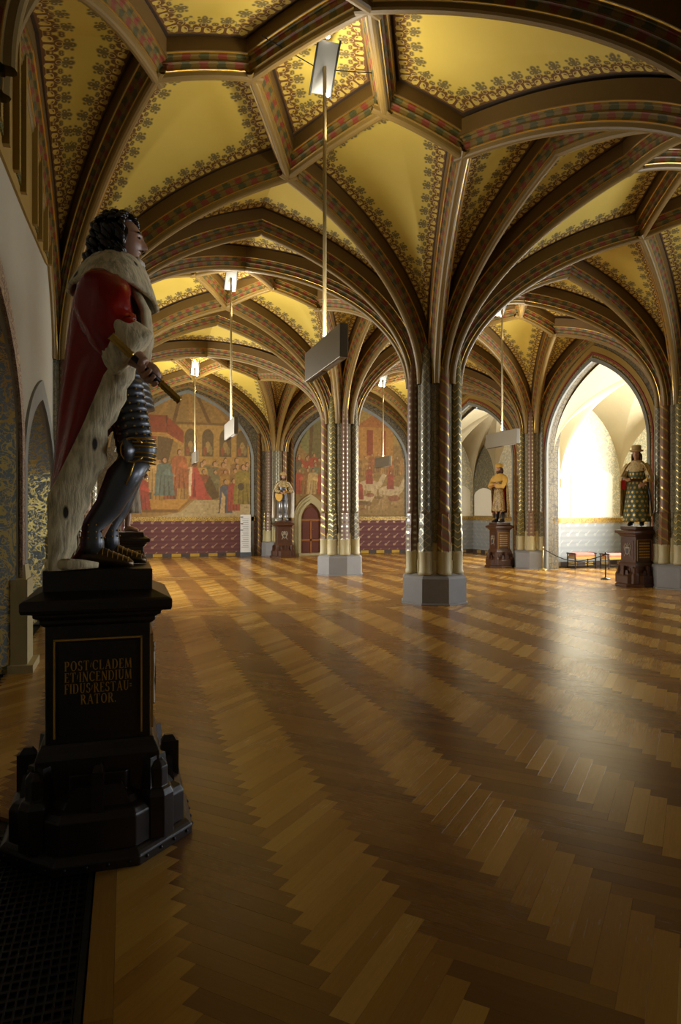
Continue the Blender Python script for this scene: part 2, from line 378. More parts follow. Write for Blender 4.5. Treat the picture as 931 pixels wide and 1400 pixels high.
for i in range(4):
    L0, L1, P0, P1, R0, R1 = (XL, YS[i]), (XL, YS[i+1]), (XP, YS[i]), (XP, YS[i+1]), (XR, YR[i]), (XR, YR[i+1])
    dz = (0, 0, -.04, -.3)[i]; r = (.5, 1, .8, .6)[i]; arch = ('far', 'right', 'left') if i else ('near', 'far', 'right', 'left')
    zt = dict(zN=6.74+dz, zE=6.84+dz, zEE=6.5+dz, zT=6.76+dz*.5, res=r)
    bay(L0, P0, L1, P1, left=6.6+dz, right=6.72+dz, arches=arch, **zt)
    bay(P0, R0, P1, R1, left=6.72+dz, right=6.45+dz, arches=tuple(a for a in arch if a != 'left'), **zt)
# roof slab above the vault
MB().box((6, 11, 7.9), (22, 31, .3)).build('roof_slab', M['plaster'], ceiling)
# ------------------------------------------------------------------ pillars
def shaft_meshes():
    out = []
    for k, mt in enumerate(M['shaft']):
        b = MB().lathe([(.105, 1.62), (.098, 1.68), (.094, 1.75), (.092, 3.6), (.088, 4.5), (.05, 4.7)], 16)
        s = MB().lathe([(.128, .93), (.122, 1.0), (.128, 1.25), (.108, 1.36), (.118, 1.42), (.108, 1.6), (.1, 1.66)], 6, phase=.3*k)
        f = MB().lathe([(.13, .53), (.13, .58), (.118, .6), (.116, .9), (.126, .93), (.12, .95)], 18)
        out.append((b.mesh('shaft', mt, True), s.mesh('shaft_base', mt, False), f.mesh('shaft_foot', M['cream_stone'], True)))
    return out
SHM = shaft_meshes()
core_me = MB().lathe([(.40, .5), (.40, 5.2)], 8, phase=PI/8).mesh('core', M['diaper'])
collar_me = MB().lathe([(.43, .52), (.43, .78), (.42, .79), (.42, 1.08), (.405, 1.1)], 8, phase=PI/8).mesh('stone_collar', M['cream_stone'])
plinth_me = MB().lathe([(.645, 0), (.645, .02), (.615, .035), (.615, .46), (.585, .5), (.5, .545)], 8).mesh('plinth', M['plinth'])
def pillar(name, x, y, dirs, label, cat='pillar', group=None, off=0):
    p = setp(empty(name, (x, y, 0)), label, cat, group)
    link_mesh('plinth', plinth_me, p); link_mesh('core', core_me, p); link_mesh('stone_collar', collar_me, p)
    for k in dirs:
        a = k*PI/4; q = (.425*math.cos(a), .425*math.sin(a), 0); s, b, f = SHM[(k+off) % 4]
        so = link_mesh('shaft', s, p, q, a); link_mesh('shaft_base', b, so); link_mesh('shaft_foot', f, so)
    return p
PB = 'clustered pillar with painted shafts on grey plinth, '
pillar('pillar', XP, YS[2], range(8), PB+'second free pillar from the back wall', off=3)
pillar('pillar', XP, YS[3], range(8), PB+'first free pillar from the back wall', off=1)
pillar('pillar', XP, YS[1], range(8), PB+'third free pillar from the back wall', off=2)
RB = 'painted wall pier on a grey plinth, '
pillar('wall_pier', XR, YR[2], range(2, 7), RB+'beside the statue in a hat', 'pier', off=1)
pillar('wall_pier', XR, YR[3], range(2, 7), RB+'beside the statue with folded arms', 'pier', off=2)
pillar('wall_pier', XL-.12, YS[2], (0, 1, 2, 6, 7), RB+'behind the fur-coated statue', 'pier')
pillar('wall_pier', XL-.12, YS[3], (0, 1, 2, 6, 7), RB+'on the left wall nearest the court mural', 'pier')
pillar('wall_pier', XP, YW+.1, range(4, 9), RB+'behind the white-cloaked statue', 'pier', off=2)
pillar('wall_pier', XR, YR[1], range(2, 7), RB+'on the right wall, farthest from the murals', 'pier')
# ------------------------------------------------------------------ wall materials
def m_dado(name, ground, ground2, motif, square):
    t = NT(name); g = t.geo(); h = t.math('ADD', g[0], g[1]); z = g[2]
    a = t.math('SUBTRACT', t.fract(t.math('DIVIDE', h, .36)), .5); b = t.math('SUBTRACT', t.fract(t.math('ADD', t.math('DIVIDE', z, .3), .1)), .5)
    dg = t.math('SUBTRACT', a, b); al = t.math('ADD', a, b)
    stem = t.mul(t.lt(t.math('ABSOLUTE', dg), .07), t.lt(t.math('ABSOLUTE', al), .5)); head = t.lt(t.dist(a, b, -.22, -.2), .15)
    mo = t.math('MULTIPLY', t.mx(stem, head), t.math('GREATER_THAN', t.noise(12, t.n('ShaderNodeNewGeometry').outputs['Position']), .38))
    col = t.mix(t.math('GREATER_THAN', t.fract(t.math('DIVIDE', z, .15)), .5), ground, ground2); col = t.mix(mo, col, motif)
    sq = t.mul(t.lt(z, .13), t.math('GREATER_THAN', z, .02), t.lt(t.fract(t.math('DIVIDE', h, .66)), .5))
    col = t.mix(t.lt(z, .15), col, c8(70, 58, 50)); col = t.mix(sq, col, square)
    return t.out(col, t.lerp(mo, .75, .45), t.math('MULTIPLY', t.mx(mo, sq), .3))
M['dado_red'] = m_dado('dado_maroon', c8(98, 56, 52), c8(88, 48, 46), c8(150, 118, 92), c8(176, 140, 50))
M['dado_grey'] = m_dado('dado_blue_grey', c8(142, 146, 146), c8(136, 140, 141), c8(160, 162, 157), c8(168, 140, 84))
def m_goldband():
    t = NT('gold_scroll_band'); g = t.n('ShaderNodeNewGeometry').outputs['Position']; n = t.noise(16, g, 3, .6, 2)
    f = t.lt(t.math('ABSOLUTE', t.math('SUBTRACT', n, .5)), .05, .03); return t.out(t.mix(f, c8(116, 88, 34), c8(214, 180, 92)), .5, t.math('MULTIPLY', f, .5))
M['goldband'] = m_goldband()
def m_scroll(name, ground, line, scale=5, metal=.0, w=.03):
    t = NT(name); g = t.n('ShaderNodeNewGeometry').outputs['Position']; n = t.noise(scale, g, 2, .5, 2.2); n2 = t.noise(scale*2.3, g, 2, .5, 1.5)
    f = t.mx(t.lt(t.math('ABSOLUTE', t.math('SUBTRACT', n, .5)), w, .015), t.lt(t.math('ABSOLUTE', t.math('SUBTRACT', n2, .52)), w*.55, .012))
    return t.out(t.mix(f, ground, line), t.lerp(f, .75, .35), t.math('MULTIPLY', f, metal))
M['niche_paint'] = m_scroll('niche_wall_scrollwork', c8(176, 178, 164), c8(222, 214, 184), 3.2, 0, .04)
M['niche_shade'] = m_scroll('niche_wall_shaded_scrollwork', c8(96, 92, 74), c8(126, 118, 90), 3.2, 0, .04)  # darker copy of the niche paint, shade of unlit walls put into colour
M['scroll_blue'] = m_scroll('blue_grey_gold_scrollwork', c8(108, 118, 120), c8(206, 184, 110), 5, .7, .045)
M['scroll_green'] = m_scroll('dark_green_gold_scrollwork', c8(34, 44, 26), c8(120, 112, 44), 8, .4, .06)
M['frame_pink'] = m_scroll('dusty_pink_scroll_frame', c8(120, 98, 92), c8(168, 148, 120), 8, .2, .05)
M['white_paint'] = plain('white_wall_panel', c8(226, 222, 206), .8, 0, .03)
M['red_paint'] = plain('red_band_paint', c8(120, 46, 34), .6, 0, .2, 8)
M['grey_band'] = plain('grey_blue_band_paint', c8(120, 122, 116), .6, 0, .2, 8)
M['leafband'] = m_scroll('leaf_band', c8(70, 62, 34), c8(170, 146, 74), 7, .4, .06)
M['shadow_gap'] = plain('dark_subfloor', c8(26, 17, 9), .8)
# ------------------------------------------------------------------ floor: herringbone parquet
def m_plank(name, per_object):
    t = NT(name); u, v = t.uv()
    if per_object:
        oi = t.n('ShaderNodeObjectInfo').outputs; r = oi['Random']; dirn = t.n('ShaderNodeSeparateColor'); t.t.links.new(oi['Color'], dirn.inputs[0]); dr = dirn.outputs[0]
        u = t.math('ADD', u, t.math('MULTIPLY', r, 37)); v = t.math('ADD', v, t.math('MULTIPLY', r, 11))
    else:
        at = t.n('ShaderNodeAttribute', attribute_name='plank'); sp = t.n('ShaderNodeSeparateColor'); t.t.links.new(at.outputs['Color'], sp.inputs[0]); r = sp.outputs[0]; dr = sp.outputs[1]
    g = t.noise(1, t.comb(t.math('MULTIPLY', u, 5), t.math('MULTIPLY', v, 70)), 5, .6, .3); g2 = t.noise(1, t.comb(t.math('MULTIPLY', u, 14), t.math('MULTIPLY', v, 240)), 3)
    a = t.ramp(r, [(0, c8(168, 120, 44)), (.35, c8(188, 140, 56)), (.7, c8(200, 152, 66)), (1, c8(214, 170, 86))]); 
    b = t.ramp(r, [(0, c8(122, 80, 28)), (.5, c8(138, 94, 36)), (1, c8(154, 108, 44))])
    col = t.mix(dr, b, a); col = t.mix(t.math('MULTIPLY', g, .55), col, t.mix(.55, col, c8(60, 34, 12))); col = t.mix(t.math('MULTIPLY', g2, .25), col, c8(70, 42, 16))  # row tint by plank direction: sheen of the grain painted into the colour
    t.bump(g2, .05, .002)
    big = t.noise(.9, t.n('ShaderNodeNewGeometry').outputs['Position'], 3)
    return t.out(col, t.math('ADD', t.math('MULTIPLY', big, .14), t.math('ADD', t.math('MULTIPLY', g, .08), .15)), 0, .5)
floor = MB().box((6.5, 11, -.08), (17.5, 30.5, .12)).build('floor', M['shadow_gap']); setp(floor, kind='structure')
PL, PW, PN = .644, .092, 7
def plank_geo(L, w, h=.02, ch=.00025):
    x, y = L/2-.0003, w/2-.0003; o = []
    for (a, b, z) in ((x, y, -h), (x, y, -ch), (x-ch, y-ch, 0)): o += [(-a, -b, z), (a, -b, z), (a, b, z), (-a, b, z)]
    f = [(8, 9, 10, 11)]
    for k in (0, 4): f += [(k+i, k+(i+1) % 4, k+4+(i+1) % 4, k+4+i) for i in range(4)]
    return o, f
BANDS = [(YS[2]-.45, YS[2]+.45), (YS[3]-.4, YS[3]+.4)]
def field_ok(x, y):
    if not (-1.3 < x < 15.0 and -3.7 < y < 25.7): return False
    if x > XR+.2 and (y < 12 or y > 25): return False
    return True
def clip(poly, ax, val, sg):
    out = []
    for i in range(len(poly)):
        p, r = poly[i], poly[(i+1) % len(poly)]; a, b = (p[ax]-val)*sg, (r[ax]-val)*sg
        if a >= 0: out.append(p)
        if a*b < 0: t = a/(a-b); out.append((p[0]+(r[0]-p[0])*t, p[1]+(r[1]-p[1])*t))
    return out
planks = []   # x, y, angle, length, light, clipped outline or None
q = 1/math.sqrt(2)
def fieldcut(x, y, a, L):
    c, s = math.cos(a), math.sin(a); hx, hy = L/2-.0003, PW/2-.0003
    poly = [(x+i*c-j*s, y+i*s+j*c) for i, j in ((-hx, -hy), (hx, -hy), (hx, hy), (-hx, hy))]; full = len(poly); cut = False
    lims = []
    for b0, b1 in BANDS:
        if any(b0 < p[1] < b1 for p in poly): lims.append((1, b0, -1) if y < (b0+b1)/2 else (1, b1, 1))
    if y < 3.85 and any(p[0] < -.04 for p in poly): lims.append((0, -.04, 1))
    for l in lims:
        poly = clip(poly, *l); cut = True
        if len(poly) < 3: return 'gone'
    return poly if cut else None
for m in range(-14, 16):
    for k in range(-170, 520):
        for kind in (0, 1):
            if kind == 0: a, b = k+2*PN*m+PN/2, k+.5
            else: a, b = k+PN+2*PN*m+.5, k-PN+1+PN/2
            a *= PW; b *= PW; x, y = (a-b)*q+1.61, (a+b)*q; an = PI/4 if kind == 0 else 3*PI/4
            if field_ok(x, y):
                c = fieldcut(x, y, an, PL)
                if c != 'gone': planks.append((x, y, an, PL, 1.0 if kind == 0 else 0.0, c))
for a, b in BANDS:
    nb = round((b-a)/PW); w = (b-a)/nb
    for j in range(nb):
        x = -1.2+.37*(j % 3)
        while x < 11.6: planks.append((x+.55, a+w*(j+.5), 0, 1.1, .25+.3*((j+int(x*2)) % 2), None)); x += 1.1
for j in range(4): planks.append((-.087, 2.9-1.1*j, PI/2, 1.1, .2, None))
cy, sy = math.cos(math.radians(17.44)), math.sin(math.radians(17.44))
def vis(p):
    D = cy*p[1]+sy*p[0]
    if D < 1.2: return 0
    px = 465.5+933*(cy*p[0]-sy*p[1])/D; py = 700+933*1.65/D
    if not (-20 < px < 951 and py < 1425): return 0
    if px < 262 and py > 790 and px > 10: return 0
    return 1/D**3
order = sorted(range(len(planks)), key=lambda i: -vis(planks[i])); near = order[:300]; rest = order[300:]
mp1, mp2 = m_plank('oak_parquet_plank', True), m_plank('oak_parquet', False)
plank_cache = {}
def plank_me(L):
    if L not in plank_cache:
        o, f = plank_geo(L, PW); b = MB().add(o, f, [[(o[i][0], o[i][1]) for i in ff] for ff in f]); plank_cache[L] = b.mesh('parquet_plank', mp1)
    return plank_cache[L]
def cut_geo(poly, x, y, a):
    c, s = math.cos(a), math.sin(a); loc = [((px-x)*c+(py-y)*s, -(px-x)*s+(py-y)*c) for px, py in poly]; n = len(loc)
    o = [(p[0], p[1], -.02) for p in loc]+[(p[0], p[1], 0) for p in loc]; return o, [tuple(range(n, 2*n))]+[(i, (i+1) % n, n+(i+1) % n, n+i) for i in range(n)]
for i in near:
    x, y, a, L, dr, cp = planks[i]; mz = random.uniform(-.0002, .0002)
    if cp is None: me = plank_me(L)
    else: o, f = cut_geo(cp, x, y, a); me = MB().add(o, f, [[(o[j][0], o[j][1]) for j in ff] for ff in f]).mesh('parquet_plank', mp1)
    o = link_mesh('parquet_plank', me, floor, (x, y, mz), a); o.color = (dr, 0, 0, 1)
V = []; F = []; UV = []; AT = []
for i in rest:
    x, y, a, L, dr, cp = planks[i]; o, f = plank_geo(L, PW) if cp is None else cut_geo(cp, x, y, a)
    c, s = math.cos(a), math.sin(a); b = len(V); r = random.random(); ou, ov = random.uniform(0, 60), random.uniform(0, 60)
    V += [(x+p[0]*c-p[1]*s, y+p[0]*s+p[1]*c, p[2]) for p in o]
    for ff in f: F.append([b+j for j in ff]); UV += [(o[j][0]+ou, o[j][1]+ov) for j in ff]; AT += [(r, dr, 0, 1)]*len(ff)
me = bpy.data.meshes.new('parquet'); me.from_pydata(V, [], F); me.uv_layers.new(name='UVMap').data.foreach_set('uv', np.array(UV, np.float32).ravel())
ca = me.color_attributes.new('plank', 'FLOAT_COLOR', 'CORNER'); ca.data.foreach_set('color', np.array(AT, np.float32).ravel()); me.materials.append(mp2)
setp(link_mesh('parquet', me, floor), kind='stuff')
# ------------------------------------------------------------------ walls
def arch_poly(y0, y1, zs, za, n=18, amax=62, z0=0.0):
    """pointed-arch outline (y,z): up the y0 jamb, over, down the y1 jamb"""
    A = math.radians(amax); m = (y0+y1)/2; L = [(y0, z0)]
    for i in range(n+1):
        a = A*i/n; L.append((y0+(m-y0)*(1-math.cos(a))/(1-math.cos(A)), zs+(za-zs)*math.sin(a)/math.sin(A)))
    R = [(y1+y0-y, z) for y, z in reversed(L[:-1])]
    return L+R
wall_right = setp(empty('wall_right'), kind='structure')
def arch_band(axis, at, out, y0, y1, zs, za, d0, d1, mat, parent, name, n=18):
    """painted moulding running round a pointed opening: between offsets d0 and d1, projecting from plane 'at' to 'out'"""
    A = arch_poly(y0-d0, y1+d0, zs, za+d0*1.25, n); B = arch_poly(y0-d1, y1+d1, zs, za+d1*1.25, n); k = len(A)
    f3 = (lambda p, t: (t, p[0], p[1])) if axis == 'x' else (lambda p, t: (p[0], t, p[1]))
    vs = [f3(p, at) for p in A]+[f3(p, out) for p in A]+[f3(p, out) for p in B]+[f3(p, at) for p in B]; fs = []
    for i in range(k-1):
        for g in range(3): fs.append((g*k+i, g*k+i+1, (g+1)*k+i+1, (g+1)*k+i))
    return MB().add(vs, fs).build(name, mat, parent, False)
def wall_with_arch(y0, y1, o0, o1, zs, za):
    a = arch_poly(o0, o1, zs, za); poly = [(y0, 0)]+a+[(y1, 0), (y1, 7.7), (y0, 7.7)]
    MB().prism(poly, 'x', XR, XR+.35).build('arcade_wall', M['brocade'], wall_right)
    for d0, d1, pr, mt, nm in ((-.001, .09, .05, 'grey_band', 'roll_moulding'), (.09, .15, .02, 'leafband', 'leaf_band'), (.15, .2, .035, 'red_paint', 'red_fillet'), (.2, .34, .015, 'ochre', 'ochre_band')):
        arch_band('x', XR+.01, XR-pr, o0, o1, zs, za, d0, d1, M[mt], wall_right, nm)
wall_with_arch(YR[1], YR[2], 5.0, 11.15, 3.3, 5.7)
wall_with_arch(YR[2], YR[3], 12.95, 16.9, 3.3, 5.55)
wall_with_arch(YR[3], YR[4], 18.75, 24.4, 3.3, 5.4)
for y0, y1, z0, z1 in ((YR[0], -.1, 0, 7.7), (2.1, YR[1], 0, 7.7), (-.1, 2.1, 0, 1.2), (-.1, 2.1, 2.6, 7.7)):
    MB().box((XR+.175, (y0+y1)/2, (z0+z1)/2), (.35, y1-y0, z1-z0)).build('arcade_wall', M['brocade'], wall_right)
FW = setp(empty('window_9'), kind='structure')  # made-up window out of view, added as opening for the statue's fill light
def m_glass():
    t = NT('window_glass'); t.bsdf.inputs['Transmission Weight'].default_value = 1; t.bsdf.inputs['IOR'].default_value = 1.02
    return t.out((.95, .98, 1, 1), .15)
M['glass'] = m_glass()
for k in range(4): MB().box((XR+.2, -.1+2.2*k/3, 1.9), (.06, .06, 1.4)).build('mullion', M['brown_wood'], FW)
for k in range(3): MB().box((XR+.2, -.1+2.2*(k+.5)/3, 1.9), (.008, .67, 1.4)).build('pane', M['glass'], FW)
NWIN = [0]
def niche(pts, K, winedge, apex, win, zs=2.55, dark=()):
    """pts: plan corners from the far jamb round the niche to the near jamb"""
    nw = setp(empty('wall_niche'), kind='structure'); P = [Vector((x, y)) for x, y in pts]; k = len(P); cen = Vector((K[0], K[1]))
    for i in range(k-1):
        a, b = P[i], P[i+1]; d = (b-a); L = d.length; ang = math.atan2(d.y, d.x); nrm = Vector((-d.y, d.x)).normalized()
        if (cen-a).dot(nrm) > 0: nrm = -nrm          # outwards
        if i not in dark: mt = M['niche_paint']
        else: mt = M['niche_shade']
        def slab(u0, u1, z0, z1, th0, th1, mat, nm):
            c = a+d*((u0+u1)/2)+nrm*((th0+th1)/2); return MB().box((c.x, c.y, (z0+z1)/2), (L*(u1-u0), th1-th0, z1-z0), ang).build(nm, mat, nw)
        slab(0, 1, 0, 1.32, -.012, .15, M['dado_grey'], 'dado'); slab(0, 1, 1.32, 1.47, -.02, .15, M['goldband'], 'gold_band')
        if i == winedge:
            u0, u1, z0, z1 = win; slab(0, u0, 1.47, 5.6, 0, .15, mt, 'painted_wall'); slab(u1, 1, 1.47, 5.6, 0, .15, mt, 'painted_wall'); slab(u0, u1, z1, 5.6, 0, .15, mt, 'painted_wall')
            NWIN[0] += 1; w = setp(empty('window_%d' % NWIN[0]), kind='structure'); nx = 6; nz = 5
            for side in (0, 1): c = a+d*(u1 if side else u0)+nrm*.1; MB().box((c.x, c.y, (z0+z1)/2), (.08, .1, z1-z0), ang).build('frame_post', M['brown_wood'], w)
            for zz in (z0+.04, z1-.04): c = a+d*((u0+u1)/2)+nrm*.1; MB().box((c.x, c.y, zz), (L*(u1-u0), .1, .08), ang).build('frame_rail', M['brown_wood'], w)
            for j in range(1, nx): c = a+d*(u0+(u1-u0)*j/nx)+nrm*.1; MB().box((c.x, c.y, (z0+z1)/2), (.04, .06, z1-z0), ang).build('mullion', M['black'], w)
            for j in range(nx):
                for h in range(nz):
                    c = a+d*(u0+(u1-u0)*(j+.5)/nx)+nrm*.12; hz = (z1-z0)/nz
                    MB().box((c.x, c.y, z0+hz*(h+.5)), (L*(u1-u0)/nx-.03, .008, hz-.02), ang).build('pane', M['glass'], w)
        else: slab(0, 1, 1.47, 5.6, 0, .15, mt, 'painted_wall')
    # folded vault
    cor = [np.array([p.x, p.y, zs if 0 < i < k-1 else 3.3]) for i, p in enumerate(P)]
    K = np.array(K); edges = [(i, i+1) for i in range(k-1)]+[(k-1, 0)]
    for e, (i, j) in enumerate(edges):
        m = (cor[i]+cor[j])/2; m[2] = apex[e]
        for c in (cor[i], cor[j]):
            G = coons(arc(c, m, 24, 60), arc(c, K, 24, 66), sag(m, K, 10, .05), 14, 24, 0.0)
            web(G, [arc(c, m, 8, 60)], nw, M['niche_stone'], name='vault_facet')
    # pendant corbels at the corners
    for i in range(1, k-1):
        p = P[i]+(cen-P[i]).normalized()*.02; MB().lathe([(0, zs-.22), (.03, zs-.1), (.06, zs+.1)], 6, (p.x, p.y, 0)).build('corbel', M['niche_stone'], nw)
    return nw
n2 = niche([(XR+.2, 16.9), (12.45, 17.6), (14.75, 17.75), (14.75, 12.1), (12.45, 12.2), (XR+.2, 12.95)], (13.25, 14.9, 5.45), 2, [4.1, 4.8, 4.9, 4.8, 4.1, 5.5], (.28, .86, 1.3, 4.3))
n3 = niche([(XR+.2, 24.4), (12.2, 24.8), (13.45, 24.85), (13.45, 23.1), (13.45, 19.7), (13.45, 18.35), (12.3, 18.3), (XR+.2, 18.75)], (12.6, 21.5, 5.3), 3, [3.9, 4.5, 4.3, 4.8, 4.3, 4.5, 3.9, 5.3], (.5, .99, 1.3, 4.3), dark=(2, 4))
n1 = niche([(XR+.2, 11.15), (12.45, 11.6), (14.25, 11.7), (14.25, 4.4), (12.45, 4.5), (XR+.2, 5.0)], (12.9, 8.0, 5.5), 2, [4.1, 4.8, 4.9, 4.8, 4.1, 5.6], (.2, .8, 1.3, 4.3))
# white panel with inscription in niche 2 (painted on the far side wall) and blank arched panels in niche 3
def panel_on(a, b, u0, u1, z0, zs, za, mat, name, off=.006, parent=None):
    a, b = Vector(a), Vector(b); d = b-a; L = d.length; ang = math.atan2(d.y, d.x)
    poly = [(x, z) for x, z in arch_poly(L*u0, L*u1, zs, za, 10, 75, z0)]
    o = MB().prism(poly, 'y', 0, off).build(name, mat, parent); o.location = (a.x, a.y, 0); o.rotation_euler = (0, 0, ang); return o
ip = panel_on((12.45, 17.595), (14.75, 17.745), .16, .86, 1.5, 2.75, 3.0, M['white_paint'], 'inscription_panel', -.012, n2)
faint = plain('faded_grey_ink', c8(196, 196, 190), .8)
for r in range(13):
    MB().box((1.17, -.014, 2.62-.075*r), (1.2 if r < 11 else .5, .002, .012)).build('text_line', faint, ip)
initial = MB().box((.5, -.014, 2.62), (.16, .002, .17)).build('initial_letter', plain('faded_blue_ink', c8(176, 196, 214), .8), ip)
panel_on((12.2, 24.795), (13.45, 24.845), .1, .9, 1.5, 2.4, 2.75, M['white_paint'], 'blank_panel', -.012, n3)
panel_on((13.445, 24.85), (13.445, 23.1), .08, .92, 1.5, 2.3, 2.6, M['white_paint'], 'blank_panel', -.012, n3)
# back wall
wall_back = setp(MB().box((5.2, YW+.3, 3.85), (13.6, .6, 7.7)).build('wall_back', M['brocade']), kind='structure')
base_back = setp(empty('baseboard_back'), kind='structure'); trim_back = setp(empty('trim_1'), kind='structure')
def dado_run(x0, x1):
    MB().box(((x0+x1)/2, YW-.006, .66), (x1-x0, .03, 1.32)).build('dado', M['dado_red'], base_back)
    MB().box(((x0+x1)/2, YW-.01, 1.395), (x1-x0, .04, .15)).build('gold_band', M['goldband'], base_back)
dado_run(XL, 4.62); dado_run(7.55, XR)
MB().box((6.0, YW-.004, .5), (.7, .03, 1.0)).build('stone_dado', M['cream_stone'], base_back)
for (a, b, za, nm) in ((-.22, 4.55, 6.1, 'mural_border'), (6.1, 10.82, 5.95, 'mural_border')):
    arch_band('y', YW+.005, YW-.03, a+.06, b-.06, 3.6, za-.1, 0, .1, M['grey_band'], trim_back, nm)
# shafts flanking the murals
for x in (4.78, 6.05, 10.9):
    MB().lathe([(.09, 0), (.09, .5), (.075, .55), (.07, 4.6)], 12, (x, YW-.03, 0)).build('wall_shaft', M['shaft'][1], trim_back, True)
# left wall with two pointed openings
wall_left = setp(empty('wall_left'), kind='structure')
lo = [(4.9, 7.72, 2.3, 3.6), (8.1, 11.0, 2.1, 3.1)]
lw = [(13.3, 15.5, 1.3, 3.9), (18.8, 22.0, 1.3, 3.9)]
pts = [(YS[0]-.2, 0)]
for y0, y1, zs, za in lo: pts += arch_poly(y0, y1, zs, za)
pts += [(12.2, 0), (12.2, 7.7), (YS[0]-.2, 7.7)]
MB().prism(pts, 'x', XL-.35, XL).build('plaster_wall', M['plaster'], wall_left)
for k, (y0, y1, zs, za) in enumerate(lo):
    arch_band('x', XL-.01, XL+.03, y0, y1, zs, za, 0, .2, M['frame_pink'] if k == 0 else M['grey_band'], wall_left, 'opening_frame')
    A = arch_poly(y0-.01, y1+.01, zs, za+.01); n = len(A)    # painted reveal lining
    vs = [(XL-.01, p[0], p[1]) for p in A]+[(XL-1.0, p[0]*.66+(y0+y1)/2*.34, p[1]*.95) for p in A]
    MB().add(vs, [(i, i+1, n+i+1, n+i) for i in range(n-1)]).build('reveal_lining', M['scroll_blue'], wall_left)
    MB().box((XL-1.05, (y0+y1)/2, 2.3), (.1, y1-y0+.6, 4.6)).build('recess_back', M['niche_shade'], wall_left)
    MB().box((XL-.55, y0+.35, .3), (.8, .5, .6)).build('recess_seat', M['plaster'], wall_left)
    # stone pier foot between the openings with a pointed chamfer stop
    yy = y1+.18
    MB().box((XL+.02, yy, .04), (.24, .56, .08)).box((XL+.0, yy, .5), (.16, .44, .9)).box((XL-.005, yy, 1.02), (.14, .38, .16), 0, 0, .72).build('pier_foot', M['cream_stone'], wall_left)
yp = 12.2
for (y0, y1, z0, z1) in lw:
    for (a, b, c, d) in ((yp, y0, 0, 7.7), (y0, y1, 0, z0), (y0, y1, z1, 7.7)):
        MB().box((XL-.175, (a+b)/2, (c+d)/2), (.35, b-a, d-c)).build('plaster_wall', M['plaster'], wall_left)
    yp = y1; NWIN[0] += 1; w = setp(empty('window_%d' % NWIN[0]), kind='structure'); nx, nz = 4, 5
    for yy in [y0+(y1-y0)*j/nx for j in range(nx+1)]: MB().box((XL-.2, yy, (z0+z1)/2), (.08, .05, z1-z0)).build('mullion', M['brown_wood'], w)
    for zz in (z0+.02, z1-.02): MB().box((XL-.2, (y0+y1)/2, zz), (.08, y1-y0, .05)).build('frame_rail', M['brown_wood'], w)
    for j in range(nx):
        for h in range(nz): MB().box((XL-.2, y0+(y1-y0)*(j+.5)/nx, z0+(z1-z0)*(h+.5)/nz), (.008, (y1-y0)/nx-.04, (z1-z0)/nz-.02)).build('pane', M['glass'], w)
MB().box((XL-.175, (yp+YW)/2, 3.85), (.35, YW-yp, 7.7)).build('plaster_wall', M['plaster'], wall_left)
# ochre field with scroll-painted strips under the wall arch
cv = [(4.2, 4.75), (6, 4.72), (8, 4.85), (10, 5.02), (11.2, 5.25), (11.2, 6.7), (4.2, 6.7)]
MB().prism(cv, 'x', XL-.01, XL+.025).build('ochre_field', M['ochre'], wall_left)
for y0, y1, z0, z1 in ((6.2, 6.5, 4.9, 6.3), (7.2, 7.55, 4.95, 6.4), (8.6, 8.95, 5.0, 6.3), (9.7, 10.1, 5.1, 6.1)):
    MB().box((XL+.03, (y0+y1)/2, (z0+z1)/2), (.02, y1-y0, z1-z0)).build('scroll_strip', M['scroll_green'], wall_left)
    for yy in (y0-.06, y1+.06): MB().box((XL+.05, yy, (z0+z1)/2), (.07, .07, z1-z0+.1)).build('ochre_fillet', M['ochre'], wall_left)
wall_front = setp(MB().box((5.2, YS[0]-.3, 3.85), (13.6, .4, 7.7)).build('wall_front', M['plaster']), kind='structure')
# floor grates of the heating channel
def grate(x0, x1, y0, y1, label, pitch=.03):
    g = setp(empty('floor_grate', ((x0+x1)/2, (y0+y1)/2, -.008)), label, 'grate'); lx, ly = x1-x0, y1-y0
    MB().box((0, 0, -.05), (lx, ly, .02)).build('tray', M['black'], g)
    fr = MB()
    for s in (-1, 1): fr.box((s*(lx/2-.012), 0, -.004), (.024, ly, .02)); fr.box((0, s*(ly/2-.012), -.004), (lx, .024, .02))
    fr.build('frame', M['grate'], g)
    nb = min(int(lx/pitch), 40); lb = MB().box((0, 0, -.008), (.007, ly-.04, .02)).mesh('long_bar', M['grate'])
    for i in range(1, nb): link_mesh('long_bar', lb, g, (-lx/2+lx*i/nb, 0, 0))
    nc = min(int(ly/(pitch*1.6)), 110); cb = MB().box((0, 0, -.009), (lx-.04, .014, .018)).mesh('cross_bar', M['grate'])
    for i in range(1, nc): link_mesh('cross_bar', cb, g, (0, -ly/2+ly*i/nc, 0))
M['grate'] = plain('dark_iron', c8(44, 42, 38), .45, .5, .2)
grate(-1.0, -.14, -.4, 3.85, 'black iron floor grate beside the inscribed pedestal')
grate(10.68, 11.0, 12.7, 17.0, 'grey floor grate strip in front of the stools niche', .04)
